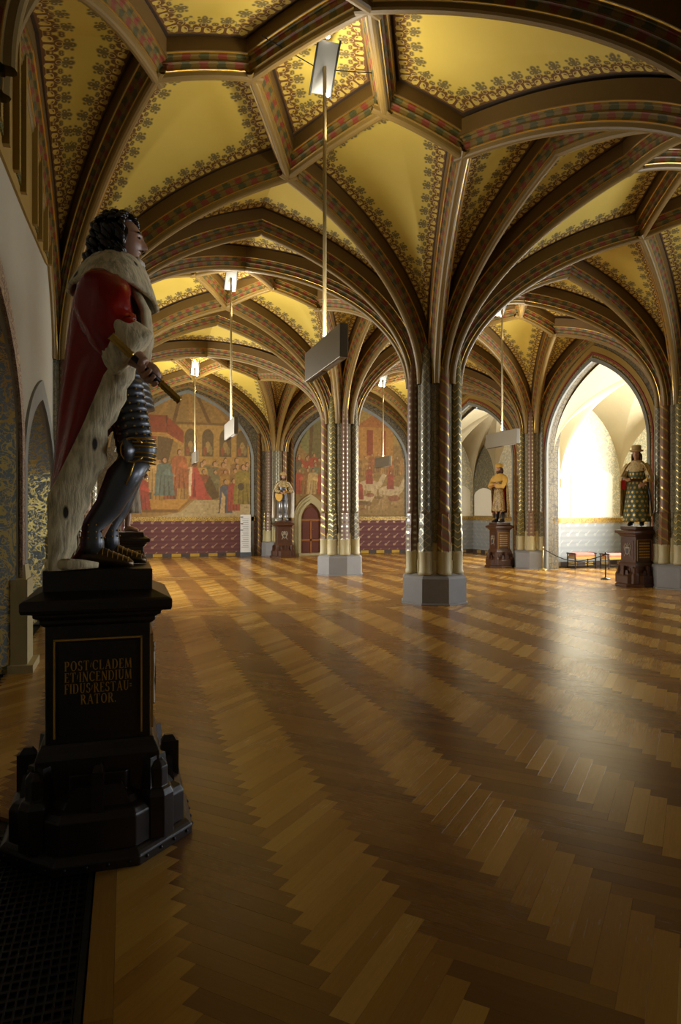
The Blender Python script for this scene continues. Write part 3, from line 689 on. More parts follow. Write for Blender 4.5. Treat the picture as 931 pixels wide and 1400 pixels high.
# ------------------------------------------------------------------ murals (paint stored as a colour attribute on a wall-sized grid)
def m_mural():
    t = NT('mural_paint'); at = t.n('ShaderNodeAttribute', attribute_name='paint'); n = t.noise(18, t.n('ShaderNodeNewGeometry').outputs['Position'], 4)
    return t.out(t.mix(t.math('ADD', t.math('MULTIPLY', n, .34), .1), at.outputs['Color'], c8(128, 98, 48)), .7)
M['mural'] = m_mural()
class Canvas:
    def __init__(s, w, z0, z1, res=46):
        s.w, s.z0, s.z1 = w, z0, z1; s.nx, s.nz = int(w*res), int((z1-z0)*res)
        s.X, s.Z = np.meshgrid(np.linspace(0, w, s.nx), np.linspace(z0, z1, s.nz)); s.C = np.zeros((s.nz, s.nx, 3)); s.r = np.random.default_rng(3)
    def put(s, m, col, a=1.0):
        c = np.array(c8(*col)[:3]); m = np.clip(m, 0, 1)[..., None]*a; s.C = s.C*(1-m)+c*m
    def ell(s, x, z, rx, rz, col, a=1.0): s.put((1.06-np.hypot((s.X-x)/rx, (s.Z-z)/rz))*12, col, a)
    def poly(s, pts, col, a=1.0):
        m = np.zeros_like(s.X, bool); n = len(pts)
        for i in range(n):
            (x0, z0), (x1, z1) = pts[i], pts[(i+1) % n]
            if z0 == z1: continue
            m ^= ((s.Z < z0) != (s.Z < z1)) & (s.X < (x1-x0)*(s.Z-z0)/(z1-z0)+x0)
        s.put(m.astype(float), col, a)
    def rect(s, x0, x1, z0, z1, col, a=1.0): s.poly([(x0, z0), (x1, z0), (x1, z1), (x0, z1)], col, a)
    def figure(s, x, z, h, robe, head=(176, 132, 92), hair=(66, 44, 24), lean=0.0, wide=1.0, kneel=False):
        w = h*.17*wide; dk = tuple(int(v*.62) for v in robe); lt = tuple(min(255, int(v*1.22)) for v in robe); zs = z+h*.8; xs = x+lean
        s.poly([(x-w*1.15, z), (x+w*1.2, z), (xs+w*.85, zs-.06*h), (xs+w*.5, zs), (xs-w*.5, zs), (xs-w*.85, zs-.06*h)], robe)
        for k in range(3):
            o = (k-1)*w*.62; s.poly([(x+o-w*.12, z), (x+o+w*.1, z), (xs+o*.5+w*.03, zs-.2*h)], dk, .75)
        s.poly([(x-w*.9, z), (x-w*.6, z), (xs-w*.45, zs-.1*h)], lt, .7)
        s.poly([(xs-w*.2, zs-.25*h), (xs+w*1.1, zs-.33*h), (xs+w*1.1, zs-.27*h), (xs+w*.3, zs-.12*h)], lt, .8); s.ell(xs+w*1.15, zs-.3*h, .03*h, .03*h, head)
        s.ell(xs, zs+.085*h, .058*h, .078*h, hair); s.ell(xs+.014*h, zs+.075*h, .044*h, .062*h, head)
    def build(s, name, x0, y, label, arch):
        noise = s.r.normal(0, 1, (s.nz//3+1, s.nx//3+1)); noise = np.kron(noise, np.ones((3, 3)))[:s.nz, :s.nx]; s.C = np.clip(s.C*(1+.12*noise[..., None]), 0, 1)
        V = np.stack([s.X+x0, np.full_like(s.X, y), s.Z], -1).reshape(-1, 3); idx = np.arange(s.nx*s.nz).reshape(s.nz, s.nx)
        F = np.stack([idx[:-1, :-1], idx[:-1, 1:], idx[1:, 1:], idx[1:, :-1]], -1).reshape(-1, 4)
        y0, y1, zs, za = arch; c = (y0+y1)/2; fx = V[F].mean(1); t = np.clip(np.abs(fx[:, 0]-c)/((y1-y0)/2), 0, 1)
        top = zs+(za-zs)*np.sqrt(np.clip(1-t**1.7, 0, 1)); F = F[fx[:, 2] < top]
        me = bpy.data.meshes.new(name); me.from_pydata(V.tolist(), [], F.tolist()); ca = me.color_attributes.new('paint', 'FLOAT_COLOR', 'POINT')
        ca.data.foreach_set('color', np.concatenate([s.C.reshape(-1, 3), np.ones((s.nx*s.nz, 1))], 1).astype(np.float32).ravel()); me.materials.append(M['mural'])
        o = link_mesh(name, me); setp(o, label, 'mural'); return o
cv = Canvas(4.55, 1.47, 6.2); cv.put(np.ones_like(cv.X), (134, 104, 56)); r = cv.r
for k in range(9): cv.poly([(2.2+.34*(k-4)*.5, 6.3), (2.32+.34*(k-4)*.5, 6.3), (2.5+.75*(k-4), 4.6), (2.36+.75*(k-4), 4.6)], (92, 66, 32) if k % 2 else (150, 112, 56))
cv.rect(1.9, 4.6, 3.4, 4.85, (158, 122, 62)); cv.rect(1.8, 4.6, 4.85, 4.93, (104, 78, 38))
for x in (2.35, 2.98, 3.62, 4.25):
    cv.rect(x-.21, x+.21, 3.7, 4.4, (84, 70, 44)); cv.ell(x, 4.4, .21, .3, (84, 70, 44)); cv.ell(x, 4.05, .09, .2, (150, 120, 70)); cv.ell(x-.1, 3.9, .07, .16, (128, 70, 46)); cv.ell(x+.1, 3.92, .07, .16, (120, 104, 64))
cv.poly([(.1, 4.4), (1.5, 4.4), (2.1, 4.05), (2.1, 4.6), (1.5, 5.15), (.1, 5.15)], (126, 52, 34)); cv.poly([(.1, 4.4), (1.5, 4.4), (2.1, 4.05), (2.1, 4.15), (1.5, 4.52), (.1, 4.52)], (170, 124, 58)); cv.poly([(1.5, 4.4), (1.54, 5.15), (1.48, 5.15)], (80, 34, 22))
cv.poly([(.1, 4.4), (1.15, 4.4), (1.0, 3.5), (.3, 3.1), (.1, 3.1)], (136, 56, 40)); cv.poly([(1.2, 4.4), (1.75, 4.3), (1.5, 3.2), (1.15, 3.2)], (84, 66, 40))
for k in range(4): cv.poly([(.2+.26*k, 4.4), (.26+.26*k, 4.4), (.2+.2*k, 3.3)], (96, 36, 28), .7)
cv.rect(0, 4.6, 1.4, 2.35, (150, 116, 62)); cv.poly([(1.0, 1.45), (4.6, 1.45), (4.6, 2.1), (2.5, 2.1), (2.0, 1.65)], (168, 148, 104))
cv.poly([(0, 1.75), (1.9, 1.75), (2.5, 2.3), (2.2, 2.5), (0, 2.5)], (172, 124, 54)); cv.poly([(0, 1.75), (1.9, 1.75), (1.9, 1.63), (0, 1.63)], (110, 76, 34)); cv.poly([(1.9, 1.75), (2.5, 2.3), (2.5, 2.2), (1.9, 1.63)], (130, 92, 42))
pal = [(150, 112, 56), (128, 96, 54), (170, 132, 70), (120, 66, 44), (104, 98, 66), (160, 124, 76), (90, 80, 56), (142, 100, 52)]
for row in range(3):
    for k in range(11):
        x = .5+.39*k+r.uniform(-.08, .08); cv.figure(x, 2.35-.12*row+r.uniform(-.05, .05), 1.25-.02*row+r.uniform(-.1, .16), pal[int(r.integers(8))], lean=r.uniform(-.05, .05), wide=1.1)
cv.figure(1.0, 2.35, 1.55, (172, 136, 78)); cv.figure(1.95, 2.5, 1.5, (150, 86, 50), wide=1.2)
cv.figure(1.42, 2.25, 1.45, (84, 102, 92), wide=1.25); cv.figure(.62, 1.72, 1.35, (148, 54, 46), wide=1.2); cv.figure(.3, 1.8, 1.2, (120, 92, 48))
cv.poly([(2.3, 2.15), (3.15, 2.1), (2.95, 2.35), (2.75, 2.9), (2.6, 3.3), (2.38, 3.3), (2.28, 2.9)], (168, 66, 56)); cv.poly([(2.42, 2.2), (2.55, 2.2), (2.5, 3.2)], (120, 40, 38)); cv.poly([(2.28, 2.9), (2.34, 3.3), (2.42, 3.3), (2.36, 2.2), (2.28, 2.3)], (214, 184, 140)); cv.ell(2.5, 3.42, .1, .13, (96, 58, 30))
cv.poly([(2.85, 2.6), (3.05, 3.0), (3.4, 2.2), (3.15, 2.1)], (78, 62, 38))
cv.figure(3.62, 1.62, 1.3, (72, 82, 92)); cv.poly([(3.42, 1.62), (3.6, 1.62), (3.62, 2.2), (3.5, 2.4)], (190, 160, 112)); cv.figure(3.92, 1.7, 1.25, (150, 60, 52)); cv.figure(4.28, 1.95, 1.55, (124, 108, 46), wide=1.25); cv.ell(4.2, 2.6, .12, .14, (54, 50, 44))
cv.build('mural', -.1, YW-.02, 'painted court scene mural with red kneeling figure and crowd', (-.1, 4.45, 3.6, 6.05))
cv = Canvas(4.5, 1.5, 6.0); cv.put(np.ones_like(cv.X), (132, 104, 56)); r = cv.r
cv.rect(0, 4.6, 4.3, 6.1, (150, 124, 66)); cv.ell(.6, 4.8, .5, .9, (110, 112, 66)); cv.ell(.95, 4.4, .35, .7, (96, 92, 52)); cv.poly([(.5, 3.4), (.62, 3.4), (.75, 5.6), (.6, 5.6)], (84, 64, 36))
cv.rect(2.6, 4.0, 3.7, 5.0, (166, 118, 56)); cv.rect(2.9, 3.15, 3.9, 4.9, (128, 56, 36)); cv.rect(3.5, 3.7, 3.9, 4.9, (140, 70, 40)); cv.poly([(2.4, 5.0), (4.2, 5.0), (3.3, 5.6)], (150, 92, 46))
for row in range(4):
    for k in range(8):
        cv.figure(.2+.27*k+r.uniform(-.08, .08), 3.0-.22*row, .95+r.uniform(-.1, .12), [(110, 100, 62), (150, 62, 46), (96, 108, 84), (180, 150, 96), (128, 90, 50), (84, 76, 54)][int(r.integers(6))], wide=1.3)
for k in range(9): cv.figure(2.3+.27*k, 3.1+r.uniform(-.15, .15), .8, [(140, 84, 46), (120, 92, 52), (150, 112, 60)][k % 3], wide=1.2)
for x, z, a in ((3.0, 2.7, .5), (3.9, 2.5, -.4), (2.6, 2.1, .2)):
    cv.ell(x, z, .48, .2, (178, 156, 116)); cv.poly([(x+.3, z), (x+.55, z+.5), (x+.75, z+.42), (x+.5, z-.05)], (178, 156, 116)); 
    for o in (-.35, -.2, .2, .36): cv.poly([(x+o, z), (x+o+.08, z), (x+o+a*.3, z-.55), (x+o+a*.3-.05, z-.55)], (160, 136, 98))
    cv.figure(x, z+.05, .75, (132, 52, 42), wide=1.1)
for k in range(16): x, z = r.uniform(2.2, 4.4), r.uniform(1.6, 2.4); cv.ell(x, z, r.uniform(.1, .3), r.uniform(.06, .13), [(92, 70, 40), (150, 120, 74), (120, 60, 42)][k % 3], .8)
cv.rect(0, 4.6, 1.45, 1.75, (128, 104, 60), .8)
cv.build('mural', 6.2, YW-.02, 'painted battle and crowd mural above the arched wooden door', (6.2, 10.7, 3.4, 5.85))
# ------------------------------------------------------------------ arched wooden door with stone surround
d = setp(empty('door_1', (6.78, YW-.02, 0)), kind='structure')
a = arch_poly(-.4, .4, 1.35, 2.0); MB().prism(list(reversed(a)), 'y', -.06, 0).build('door_leaf', M['door'] if 'door' in M else plain('door_oak', c8(120, 72, 36), .45, 0, .3, 8), d)
red = plain('door_panel_red', c8(96, 44, 30), .5, 0, .3, 20); trim = plain('door_rail_oak', c8(150, 94, 46), .4, 0, .25, 9)
for sx in (-1, 1):
    for z0, z1 in ((.1, .52), (.62, 1.28)): MB().box((sx*.19, -.07, (z0+z1)/2), (.29, .03, z1-z0)).build('door_panel', red, d)
MB().prism(list(reversed(arch_poly(-.31, .31, 1.42, 1.86, 10, 62, 1.4))), 'y', -.085, -.05).build('door_tympanum', red, d)
for z in (.05, .57, 1.34): MB().box((0, -.075, z), (.78, .05, .07)).build('door_rail', trim, d)
MB().box((0, -.075, .68), (.07, .05, 1.3)).build('door_stile', trim, d); MB().ball((.07, -.11, .98), .022).build('door_handle', M['gold'], d, True)
for k, (d0, d1, pr) in enumerate(((.0, .1, .16), (.1, .2, .1), (.2, .27, .05))):
    arch_band('y', .0, -pr, -.4, .4, 1.35, 2.0, d0, d1, M['cream_stone'], d, 'stone_surround')
MB().box((0, -.2, .04), (1.1, .4, .08)).build('door_step', M['cream_stone'], d)
# ------------------------------------------------------------------ information board leaning on the back wall
b = setp(empty('information_board', (4.22, YW-.35, 0)), 'tall white information board with dark foot by the mural', 'board')
wt = plain('board_white', c8(214, 214, 210), .5, 0, .03); MB().box((0, 0, .85), (.38, .05, 1.4)).build('panel', wt, b); MB().box((0, 0, .08), (.4, .1, .16)).build('foot', plain('board_foot_grey', c8(76, 84, 92), .5), b)
ink = plain('board_ink', c8(120, 120, 122), .7)
for k in range(16): MB().box((-.02+.01*(k % 3), -.0265, 1.4-.07*k), (.26-.03*(k % 3), .002, .014)).build('text_line', ink, b)
for k, c in enumerate(((90, 90, 94), (150, 50, 44), (80, 80, 84))): MB().box((-.14, -.0265, 1.46-.24*k), (.1, .003, .035)).build('heading_mark', plain('board_mark', c8(*c), .6), b)
# ------------------------------------------------------------------ hanging lamps: flat box on a tube, lighting upwards, with a mirror under the vault
M['lamp_metal'] = plain('lamp_satin_metal', c8(150, 142, 124), .38, .55, .06, 3); M['lamp_tube'] = plain('lamp_tube_cream', c8(150, 134, 92), .4, .2, .05)
mir = NT('lamp_mirror'); mir.out((.2, .2, .195, 1), .35, .6)
def m_emit(name, col, st):
    t = NT(name); t.bsdf.inputs['Emission Color'].default_value = col; t.bsdf.inputs['Emission Strength'].default_value = st; return t.out(col, .5)
M['lamp_glow'] = m_emit('lamp_tube_light', (1, .88, .62, 1), 9); M['mirror_glint'] = m_emit('lamp_bulb', (1, .9, .7, 1), 60)
LL = ['court-mural aisle, nearest the lettered pedestal', 'court-mural aisle, middle of three', 'court-mural aisle, closest to the mural', 'battle-mural aisle, farthest from the mural', 'battle-mural aisle, middle of three', 'battle-mural aisle, closest to the mural']
def lamp(x, y, power, zt, where):
    z = 3.2; g = setp(empty('hanging_lamp', (x, y, z)), 'flat grey box lamp on a long tube, '+where, 'lamp', 'hanging box lamps')
    h = MB().box((0, 0, .17), (.09, 1.4, .34)); ho = h.build('housing', M['lamp_metal'], g); modif(ho, 'BEVEL', width=.006, segments=2)
    MB().box((0, .34, .0), (.05, .62, .012)).build('louvre', M['black'], ho); MB().box((0, -.34, -.002), (.04, .5, .006)).build('bottom_plate', wt, ho)
    for yy in (.3, -.3): MB().box((0, yy, .3405), (.06, .5, .003)).build('light_strip', M['lamp_glow'], ho)
    MB().tube([(0, 0, .33), (0, 0, zt-z)], .021, 12).build('tube', M['lamp_tube'], g, True)
    rc = MB(); zz = zt-z-.2; rot = Matrix.Rotation(-.85, 3, 'X')
    def tb(c, s): 
        m_ = MB().box((0, 0, 0), s); rc.add([rot @ Vector(v)+Vector(c) for v in m_.v], m_.f)
    tb((0, .0, zz), (.22, .5, .012)); rc.build('mirror', mir.m, g)
    for sx in (-1, 1): MB().tube([(sx*.12, -.2, zz+.2), (sx*.12, .2, zz-.2)], .012, 6).build('mirror_frame', M['black'], g)
    for yy in (-.2, .16): MB().ball((.03+yy*.3, yy-.02, zz-yy*1.1-.02), .024, 10, 6).build('mirror_glint', M['mirror_glint'], g, True)  # glowing beads stand in for the lamp's reflections in the mirror
    for sx in (-1, 1): MB().tube([(sx*.12, 0, zz), (sx*.72, .1*sx, zz+.14)], .006, 5).build('stay_wire', M['black'], g)
    area('lamp_light', (x, y, z+.37), (PI, 0, 0), .08, 1.3, power*.4, (1, .9, .7))
    area('mirror_light', (x+.16, y, z+zz-.8), (PI, 0, 0), .14, .5, power*.6, (1, .9, .7))  # free light added below the mirror in place of its scattered lamplight
for i, x in enumerate(LAMPX):
    for j, y in enumerate((7.2, 14.2, 22.0)): lamp(x, y, ((46, 56, 66), (18, 40, 56))[i][j], (6.72, 6.7, 6.4)[j], LL[i*3+j])
# ------------------------------------------------------------------ stools, posts and rope in the niche
cush = plain('rose_cushion', c8(190, 120, 104), .8, 0, .2, 14); fringe = plain('gold_fringe', c8(176, 136, 60), .6, 0, .3, 30); sw = plain('stool_dark_wood', c8(44, 26, 18), .4)
def stool(x, y, rz, label):
    s = setp(empty('bench_stool', (x, y, 0), rz), label, 'stool')
    c = MB().box((0, 0, .395), (.66, .36, .1)).build('cushion', cush, s); modif(c, 'BEVEL', width=.035, segments=3)
    MB().box((0, 0, .315), (.7, .38, .07)).build('fringe', fringe, s)
    for sx in (-1, 1):
        MB().tube([(sx*.36, -.2, .43), (sx*.36, .2, .43)], .022, 8).build('arm_rail', sw, s, True)
        for sy_ in (-1, 1): MB().lathe([(.016, 0), (.022, .03), (.014, .06), (.024, .14), (.015, .2), (.026, .27), (.022, .3), (.02, .44)], 10, (sx*.35, sy_*.18, 0)).build('leg', sw, s, True)
        MB().tube([(sx*.35, -.18, .12), (sx*.35, .18, .12)], .012, 6).build('stretcher', sw, s)
    MB().tube([(-.35, 0, .12), (.35, 0, .12)], .012, 6).build('stretcher', sw, s)
stool(12.85, 17.12, 0, 'rose-cushioned bench stool with dark legs, behind the rope'); stool(13.6, 16.6, 0, 'rose-cushioned bench stool half hidden by the hat-wearing statue')
def post(x, y, mat, label):
    p = setp(empty('barrier_post', (x, y, 0)), label, 'post'); MB().lathe([(.12, 0), (.12, .012), (.1, .03), (.02, .045), (.017, .06)], 20).build('base', mat, p, True)
    MB().lathe([(.016, .05), (.016, .62)], 12).build('pole', mat, p, True); MB().lathe([(.02, .6), (.026, .63), (.02, .66), (0, .672)], 12).build('finial', mat, p, True)
post(11.33, 16.82, plain('brass', c8(196, 170, 96), .3, .7), 'brass barrier post at the corner of the wall pier'); post(11.2, 14.0, M['black'], 'black barrier post near the pedestal of the hat statue')
rp = []
for k in range(21): t = k/20; rp.append((11.33-.13*t, 16.795-2.77*t, .6-.24*math.sin(PI*t)))
setp(MB().tube(rp, .012, 6).build('barrier_rope', plain('dark_rope', c8(48, 42, 36), .8), smooth=True), 'dark sagging rope between the two barrier posts', 'rope')
# ------------------------------------------------------------------ serif capitals cut as flat gilt shapes
def letter(ch):
    """polygons of one capital, height 1; returns (polys, width)"""
    P = []; K, t, sf = .17, .065, .05
    def R(x0, x1, y0, y1): P.append([(x0, y0), (x1, y0), (x1, y1), (x0, y1)])
    def stem(x, y0=0, y1=1): R(x, x+K, y0, y1); R(x-.06, x+K+.06, y0, y0+sf); R(x-.06, x+K+.06, y1-sf, y1)
    def bar(x0, y0, x1, y1, w):
        d = math.hypot(x1-x0, y1-y0); nx, ny = -(y1-y0)/d*w/2, (x1-x0)/d*w/2; P.append([(x0-nx, y0-ny), (x1-nx, y1-ny), (x1+nx, y1+ny), (x0+nx, y0+ny)])
    def bow(cx, cy, rx, ry, a0, a1, k=K, n=12):
        for i in range(n):
            A, B = math.radians(a0+(a1-a0)*i/n), math.radians(a0+(a1-a0)*(i+1)/n); q = []
            for a in (A, B): w = t+(k-t)*abs(math.cos(a)); q.append(((cx+rx*math.cos(a), cy+ry*math.sin(a)), (cx+(rx-w)*math.cos(a), cy+(ry-t)*math.sin(a))))
            P.append([q[0][1], q[0][0], q[1][0], q[1][1]])
    if ch == 'I': stem(.08); w = .34
    elif ch == 'P': stem(.08); R(.25, .36, .95, 1); R(.25, .36, .44, .5); bow(.34, .72, .3, .28, -90, 90); w = .72
    elif ch == 'R': stem(.08); R(.25, .36, .95, 1); R(.25, .36, .48, .54); bow(.34, .745, .29, .255, -90, 90); bar(.4, .5, .66, .03, .15); R(.58, .8, 0, sf); w = .8
    elif ch == 'O': bow(.42, .5, .4, .5, 0, 360, K, 24); w = .86
    elif ch == 'C': bow(.43, .5, .41, .5, 42, 318, K, 20); R(.68, .74, .72, .95); w = .8
    elif ch == 'D': stem(.08); R(.2, .4, .95, 1); R(.2, .4, 0, .05); bow(.38, .5, .42, .5, -90, 90); w = .86
    elif ch == 'S': bow(.31, .745, .25, .255, 30, 255, .15); bow(.33, .265, .27, .265, -150, 85, .15); R(.5, .55, .74, .96); R(.05, .1, .04, .28); w = .66
    elif ch == 'T': stem(.3); R(.02, .75, .94, 1); R(.02, .07, .78, 1); R(.7, .75, .78, 1); w = .8
    elif ch == 'L': stem(.08); R(.2, .62, 0, .06); R(.57, .62, 0, .24); w = .68
    elif ch == 'E': stem(.08); R(.2, .62, 0, .06); R(.57, .62, 0, .22); R(.2, .6, .94, 1); R(.55, .6, .78, 1); R(.2, .48, .49, .55); w = .68
    elif ch == 'F': stem(.08); R(.2, .6, .94, 1); R(.55, .6, .78, 1); R(.2, .48, .49, .55); w = .64
    elif ch == 'A': bar(.12, .02, .42, .99, .07); bar(.42, .99, .7, .02, .16); R(.22, .6, .32, .38); R(.02, .24, 0, sf); R(.58, .84, 0, sf); w = .86
    elif ch == 'M': bar(.13, 0, .17, 1, .08); bar(.19, .98, .48, .05, .14); bar(.48, .05, .78, .98, .07); bar(.8, 1, .86, 0, .16); R(.03, .25, 0, sf); R(.74, .98, 0, sf); w = 1.02
    elif ch == 'N': bar(.14, 0, .14, 1, .07); bar(.14, .97, .68, .04, .16); bar(.69, 0, .69, 1, .07); R(.02, .26, 0, sf); R(.57, .81, .95, 1); w = .84
    elif ch == 'U': R(.1, .27, .3, 1); R(.03, .34, .95, 1); bow(.4, .32, .3, .32, 180, 360, .16); R(.63, .7, .3, 1); R(.55, .78, .95, 1); w = .82
    elif ch == '=': R(.04, .3, .35, .44); R(.04, .3, .58, .67); w = .36
    elif ch == '.': R(.06, .2, 0, .14); w = .28
    elif ch == '/': bar(.04, .3, .16, .75, .07); w = .22
    else: w = .3
    return P, w
def text_line(txt, h, width, cx, z, y, mat, parent):
    """one row of letters in the plane y = const, facing -Y"""
    L = [letter(c) for c in txt]; gap = .09; tot = sum(w for _, w in L)+gap*(len(L)-1); sx = min(h, width/tot); x = cx-tot*sx/2
    for c, (P, w) in zip(txt, L):
        b = MB()
        for p in P:
            q = [(x+a*sx, y, z+v*h) for a, v in p]; b.add(q+[(a, y+.004, v) for a, _, v in q], [(0, 1, 2, 3)]+[(i, (i+1) % 4, 4+(i+1) % 4, 4+i) for i in range(4)])
        b.build('letter', mat, parent); x += (w+gap)*sx
M['gilt_paint'] = plain('gilt_lettering', c8(196, 148, 56), .4, .35, .2, 30)
# ------------------------------------------------------------------ pedestals
def pedestal(x, y, mat, label, front, text=None, h=1.37, s=1.0, wk=1.0):
    """front: direction ('+x','-x','-y') that carries the emblem; the gilt text plate faces -y (or the emblem does)"""
    p = setp(empty('pedestal', (x, y, 0)), label, 'pedestal'); k = s
    bv = lambda o, w=.006: modif(o, 'BEVEL', width=w, segments=2, limit_method='ANGLE')
    sq = lambda r: r*math.sqrt(2)
    o = MB().lathe([(.49*k, 0), (.49*k, .045), (.475*k, .06), (.455*k, .075)], 8, phase=PI/8).build('foot_board', mat, p); bv(o)
    for i in range(8):
        for j in range(4):
            a0 = PI/8+i*PI/4; A, B = Vector((math.cos(a0), math.sin(a0))), Vector((math.cos(a0+PI/4), math.sin(a0+PI/4))); q = (A+(B-A)*(j+.5)/4)*.492*k
            if front == '+x': MB().ball((q.x, q.y, .028), .009, 6, 4).build('nail', M['black'], p)
    o = MB().lathe([(.445*k, .07), (.445*k, .22), (.425*k, .25), (.39*k, .265), (.37*k, .29), (.33*k, .31), (.33*k, .4)], 8, phase=PI/8).build('octagonal_base', mat, p); bv(o)
    o = MB().lathe([(sq(.285), .28), (sq(.285), .47), (sq(.275), .5), (sq(.262), .525), (sq(.258), .54)], 4, phase=PI/4).build('shaft_foot', mat, p); bv(o)
    for i in range(4):      # stepped spurs at the corners and on each face
        a = PI/4+i*PI/2; u, v = math.cos(a), math.sin(a)
        d = MB().lathe([(.085, .07), (.085, .27), (.07, .3), (.055, .305), (.055, .4), (.03, .43)], 8, (.385*k*u, .385*k*v, 0), PI/8).build('corner_drum', mat, p); bv(d, .004)
        MB().box((.345*k*u, .345*k*v, .37), (.12, .13, .16), a, 0, .8).box((.32*k*u, .32*k*v, .47), (.08, .09, .06), a, 0, .5).build('corner_spur', mat, p)
        a = i*PI/2; u, v = math.cos(a), math.sin(a)
        f = MB(); f.box((.35*k*u, .35*k*v, .33), (.09, .055, .2), a); f.box((.345*k*u, .345*k*v, .445), (.08, .05, .03), a, 0, .5); f.build('face_spur', mat, p)
        MB().box((.335*k*u, .335*k*v, .31), (.06, .3, .1), a, 0, .7).build('base_arch', mat, p)
    o = MB().box((0, 0, .825), (.485, .485, .59)).build('die', mat, p); bv(o)
    o = MB().lathe([(sq(.245), 1.1), (sq(.265), 1.115), (sq(.265), 1.135), (sq(.292), 1.15), (sq(.292), 1.165), (sq(.338), 1.175), (sq(.343), 1.19), (sq(.343), 1.225), (sq(.33), 1.235), (sq(.27), 1.262), (sq(.252), 1.27)], 4, phase=PI/4).build('cornice', mat, p); bv(o, .004)
    o = MB().box((0, 0, (1.26+h)/2), (.505, .505, h-1.26)).build('top_block', mat, p); bv(o)
    def facing(d):
        return {'-y': 0, '+x': PI/2, '-x': -PI/2}[d]
    def plate(d, kind):
        pl = empty('plate', (0, 0, 0), facing(d), p); y0 = -.2425
        bk = MB().box((0, y0-.004, .8), (.36, .012, .44)).build('plate_panel', mat, pl); fr = MB()
        for sx in (-1, 1): fr.box((sx*.2, y0-.008, .8), (.008, .014, .47))
        fr.box((0, y0-.008, 1.035), (.408, .014, .008))
        if text or kind == 'lines': fr.build('gilt_frame', M['gilt_paint'], pl)
        if kind == 'text':
            for i, (ln, wd) in enumerate(text): text_line(ln, .047, wd, 0.0, .885-.0545*i, y0-.0125, M['gilt_paint'], pl)
        elif kind == 'lines':
            for i in range(6):
                x_ = -.15
                while x_ < .13:
                    w = .018; MB().box((x_+w/2, y0-.012, .96-.062*i), (w, .004, .034)).build('text_mark', M['gilt_paint'], pl); x_ += w+.012
        elif kind == 'arms':
            sh = [(-.075, .07), (.075, .07), (.075, -.02), (.05, -.075), (0, -.11), (-.05, -.075), (-.075, -.02)]
            MB().prism([(a, .8+b) for a, b in reversed(sh)], 'y', y0-.03, y0-.008).build('shield', M['stone_arms'], pl)
            MB().prism([(a*.7, .79+b*.7) for a, b in reversed(sh)], 'y', y0-.034, y0-.028).build('shield_field', M['arms_dark'], pl)
            rl = MB()
            for sx in (-1, 1):
                rl.tube([(sx*(.085+.025*math.sin(t*7)), y0-.016, .92-.26*t) for t in np.linspace(0, 1, 14)], .012, 6); rl.tube([(sx*.02, y0-.016, .885), (sx*.05, y0-.02, .93), (sx*.09, y0-.016, .95)], .012, 6)
            rl.tube([(0, y0-.016, .88), (0, y0-.02, .96)], .016, 6); rl.build('mantling', M['stone_arms'], pl)
    if text: plate('-y', 'text'); plate(front, 'arms')
    elif front == '-y': plate('-y', 'arms')
    else: plate('-y', 'lines'); plate(front, 'arms')
    p.scale = (wk, wk, 1)
    return p
M['stone_arms'] = plain('carved_arms_grey', c8(150, 138, 116), .5, 0, .2, 20); M['arms_dark'] = plain('arms_dark_field', c8(60, 56, 58), .5)
pedestal(-.127, 3.77, M['dark_wood'], 'black wooden pedestal lettered in gold capitals, under the red-cloaked statue', '+x', [('POST/CLADEM', .31), ('ET/INCENDIUM', .31), ('FIDUS/RESTAU=', .31), ('RATOR.', .165)])
pedestal(.02, 11.5, M['dark_wood'], 'black wooden pedestal under the fur-coated statue', '+x', h=1.33)
pedestal(10.70, 18.12, M['brown_wood'], 'brown wooden pedestal under the statue with folded arms', '-x', h=1.33, wk=.9)
pedestal(10.93, 12.62, M['brown_wood'], 'brown wooden pedestal under the statue in a hat', '-x', h=1.33, wk=.96)
pedestal(5.47, 24.42, M['brown_wood'], 'brown wooden pedestal with shield emblem under the white-cloaked statue', '-y', h=1.33)
# ------------------------------------------------------------------ statue tools
def m_ermine(name, ground, tail, sc=11):
    t = NT(name); o = t.obj(); mp = t.n('ShaderNodeMapping'); t.t.links.new(o, mp.inputs[0]); mp.inputs['Scale'].default_value = (1, 1, .42); v = t.voro(sc, mp.outputs[0]); f = t.lt(v, .15, .06)
    m2 = t.n('ShaderNodeMapping'); t.t.links.new(o, m2.inputs[0]); m2.inputs['Scale'].default_value = (1, 1, .22); n = t.noise(38, m2.outputs[0], 4); t.bump(n, .7, .012)
    return t.out(t.mix(f, t.ramp(n, [(.3, tuple(c*.45 for c in ground[:3])+(1,)), (.55, ground)]), tail), .7)
M['ermine'] = m_ermine('ermine_fur', c8(226, 210, 168), c8(44, 34, 22), 9); M['ermine2'] = m_ermine('cream_fur', c8(214, 190, 136), c8(60, 44, 26), 9)
M['red_cloth'] = plain('crimson_lacquered_cloth', c8(140, 24, 14), .24, 0, .25, 5); M['skin'] = plain('painted_skin', c8(176, 132, 104), .38, 0, .12, 14); M['skin_d'] = plain('painted_skin_dark', c8(150, 112, 88), .4, 0, .12, 14)
M['hair'] = plain('black_lacquer_hair', c8(30, 24, 20), .26, 0, .3, 30); M['steel'] = plain('blackened_armour', c8(92, 96, 102), .34, .5, .2, 9); M['steel_l'] = plain('bright_armour', c8(150, 152, 156), .3, .7, .2, 9)
M['bronze'] = plain('bronzed_steel', c8(84, 66, 40), .32, .6, .3, 9); M['leather'] = plain('dark_leather', c8(70, 50, 32), .45); M['white_cloth'] = plain('white_cloak', c8(216, 208, 190), .55, 0, .1, 6); M['boot'] = plain('black_boot', c8(28, 28, 32), .4)
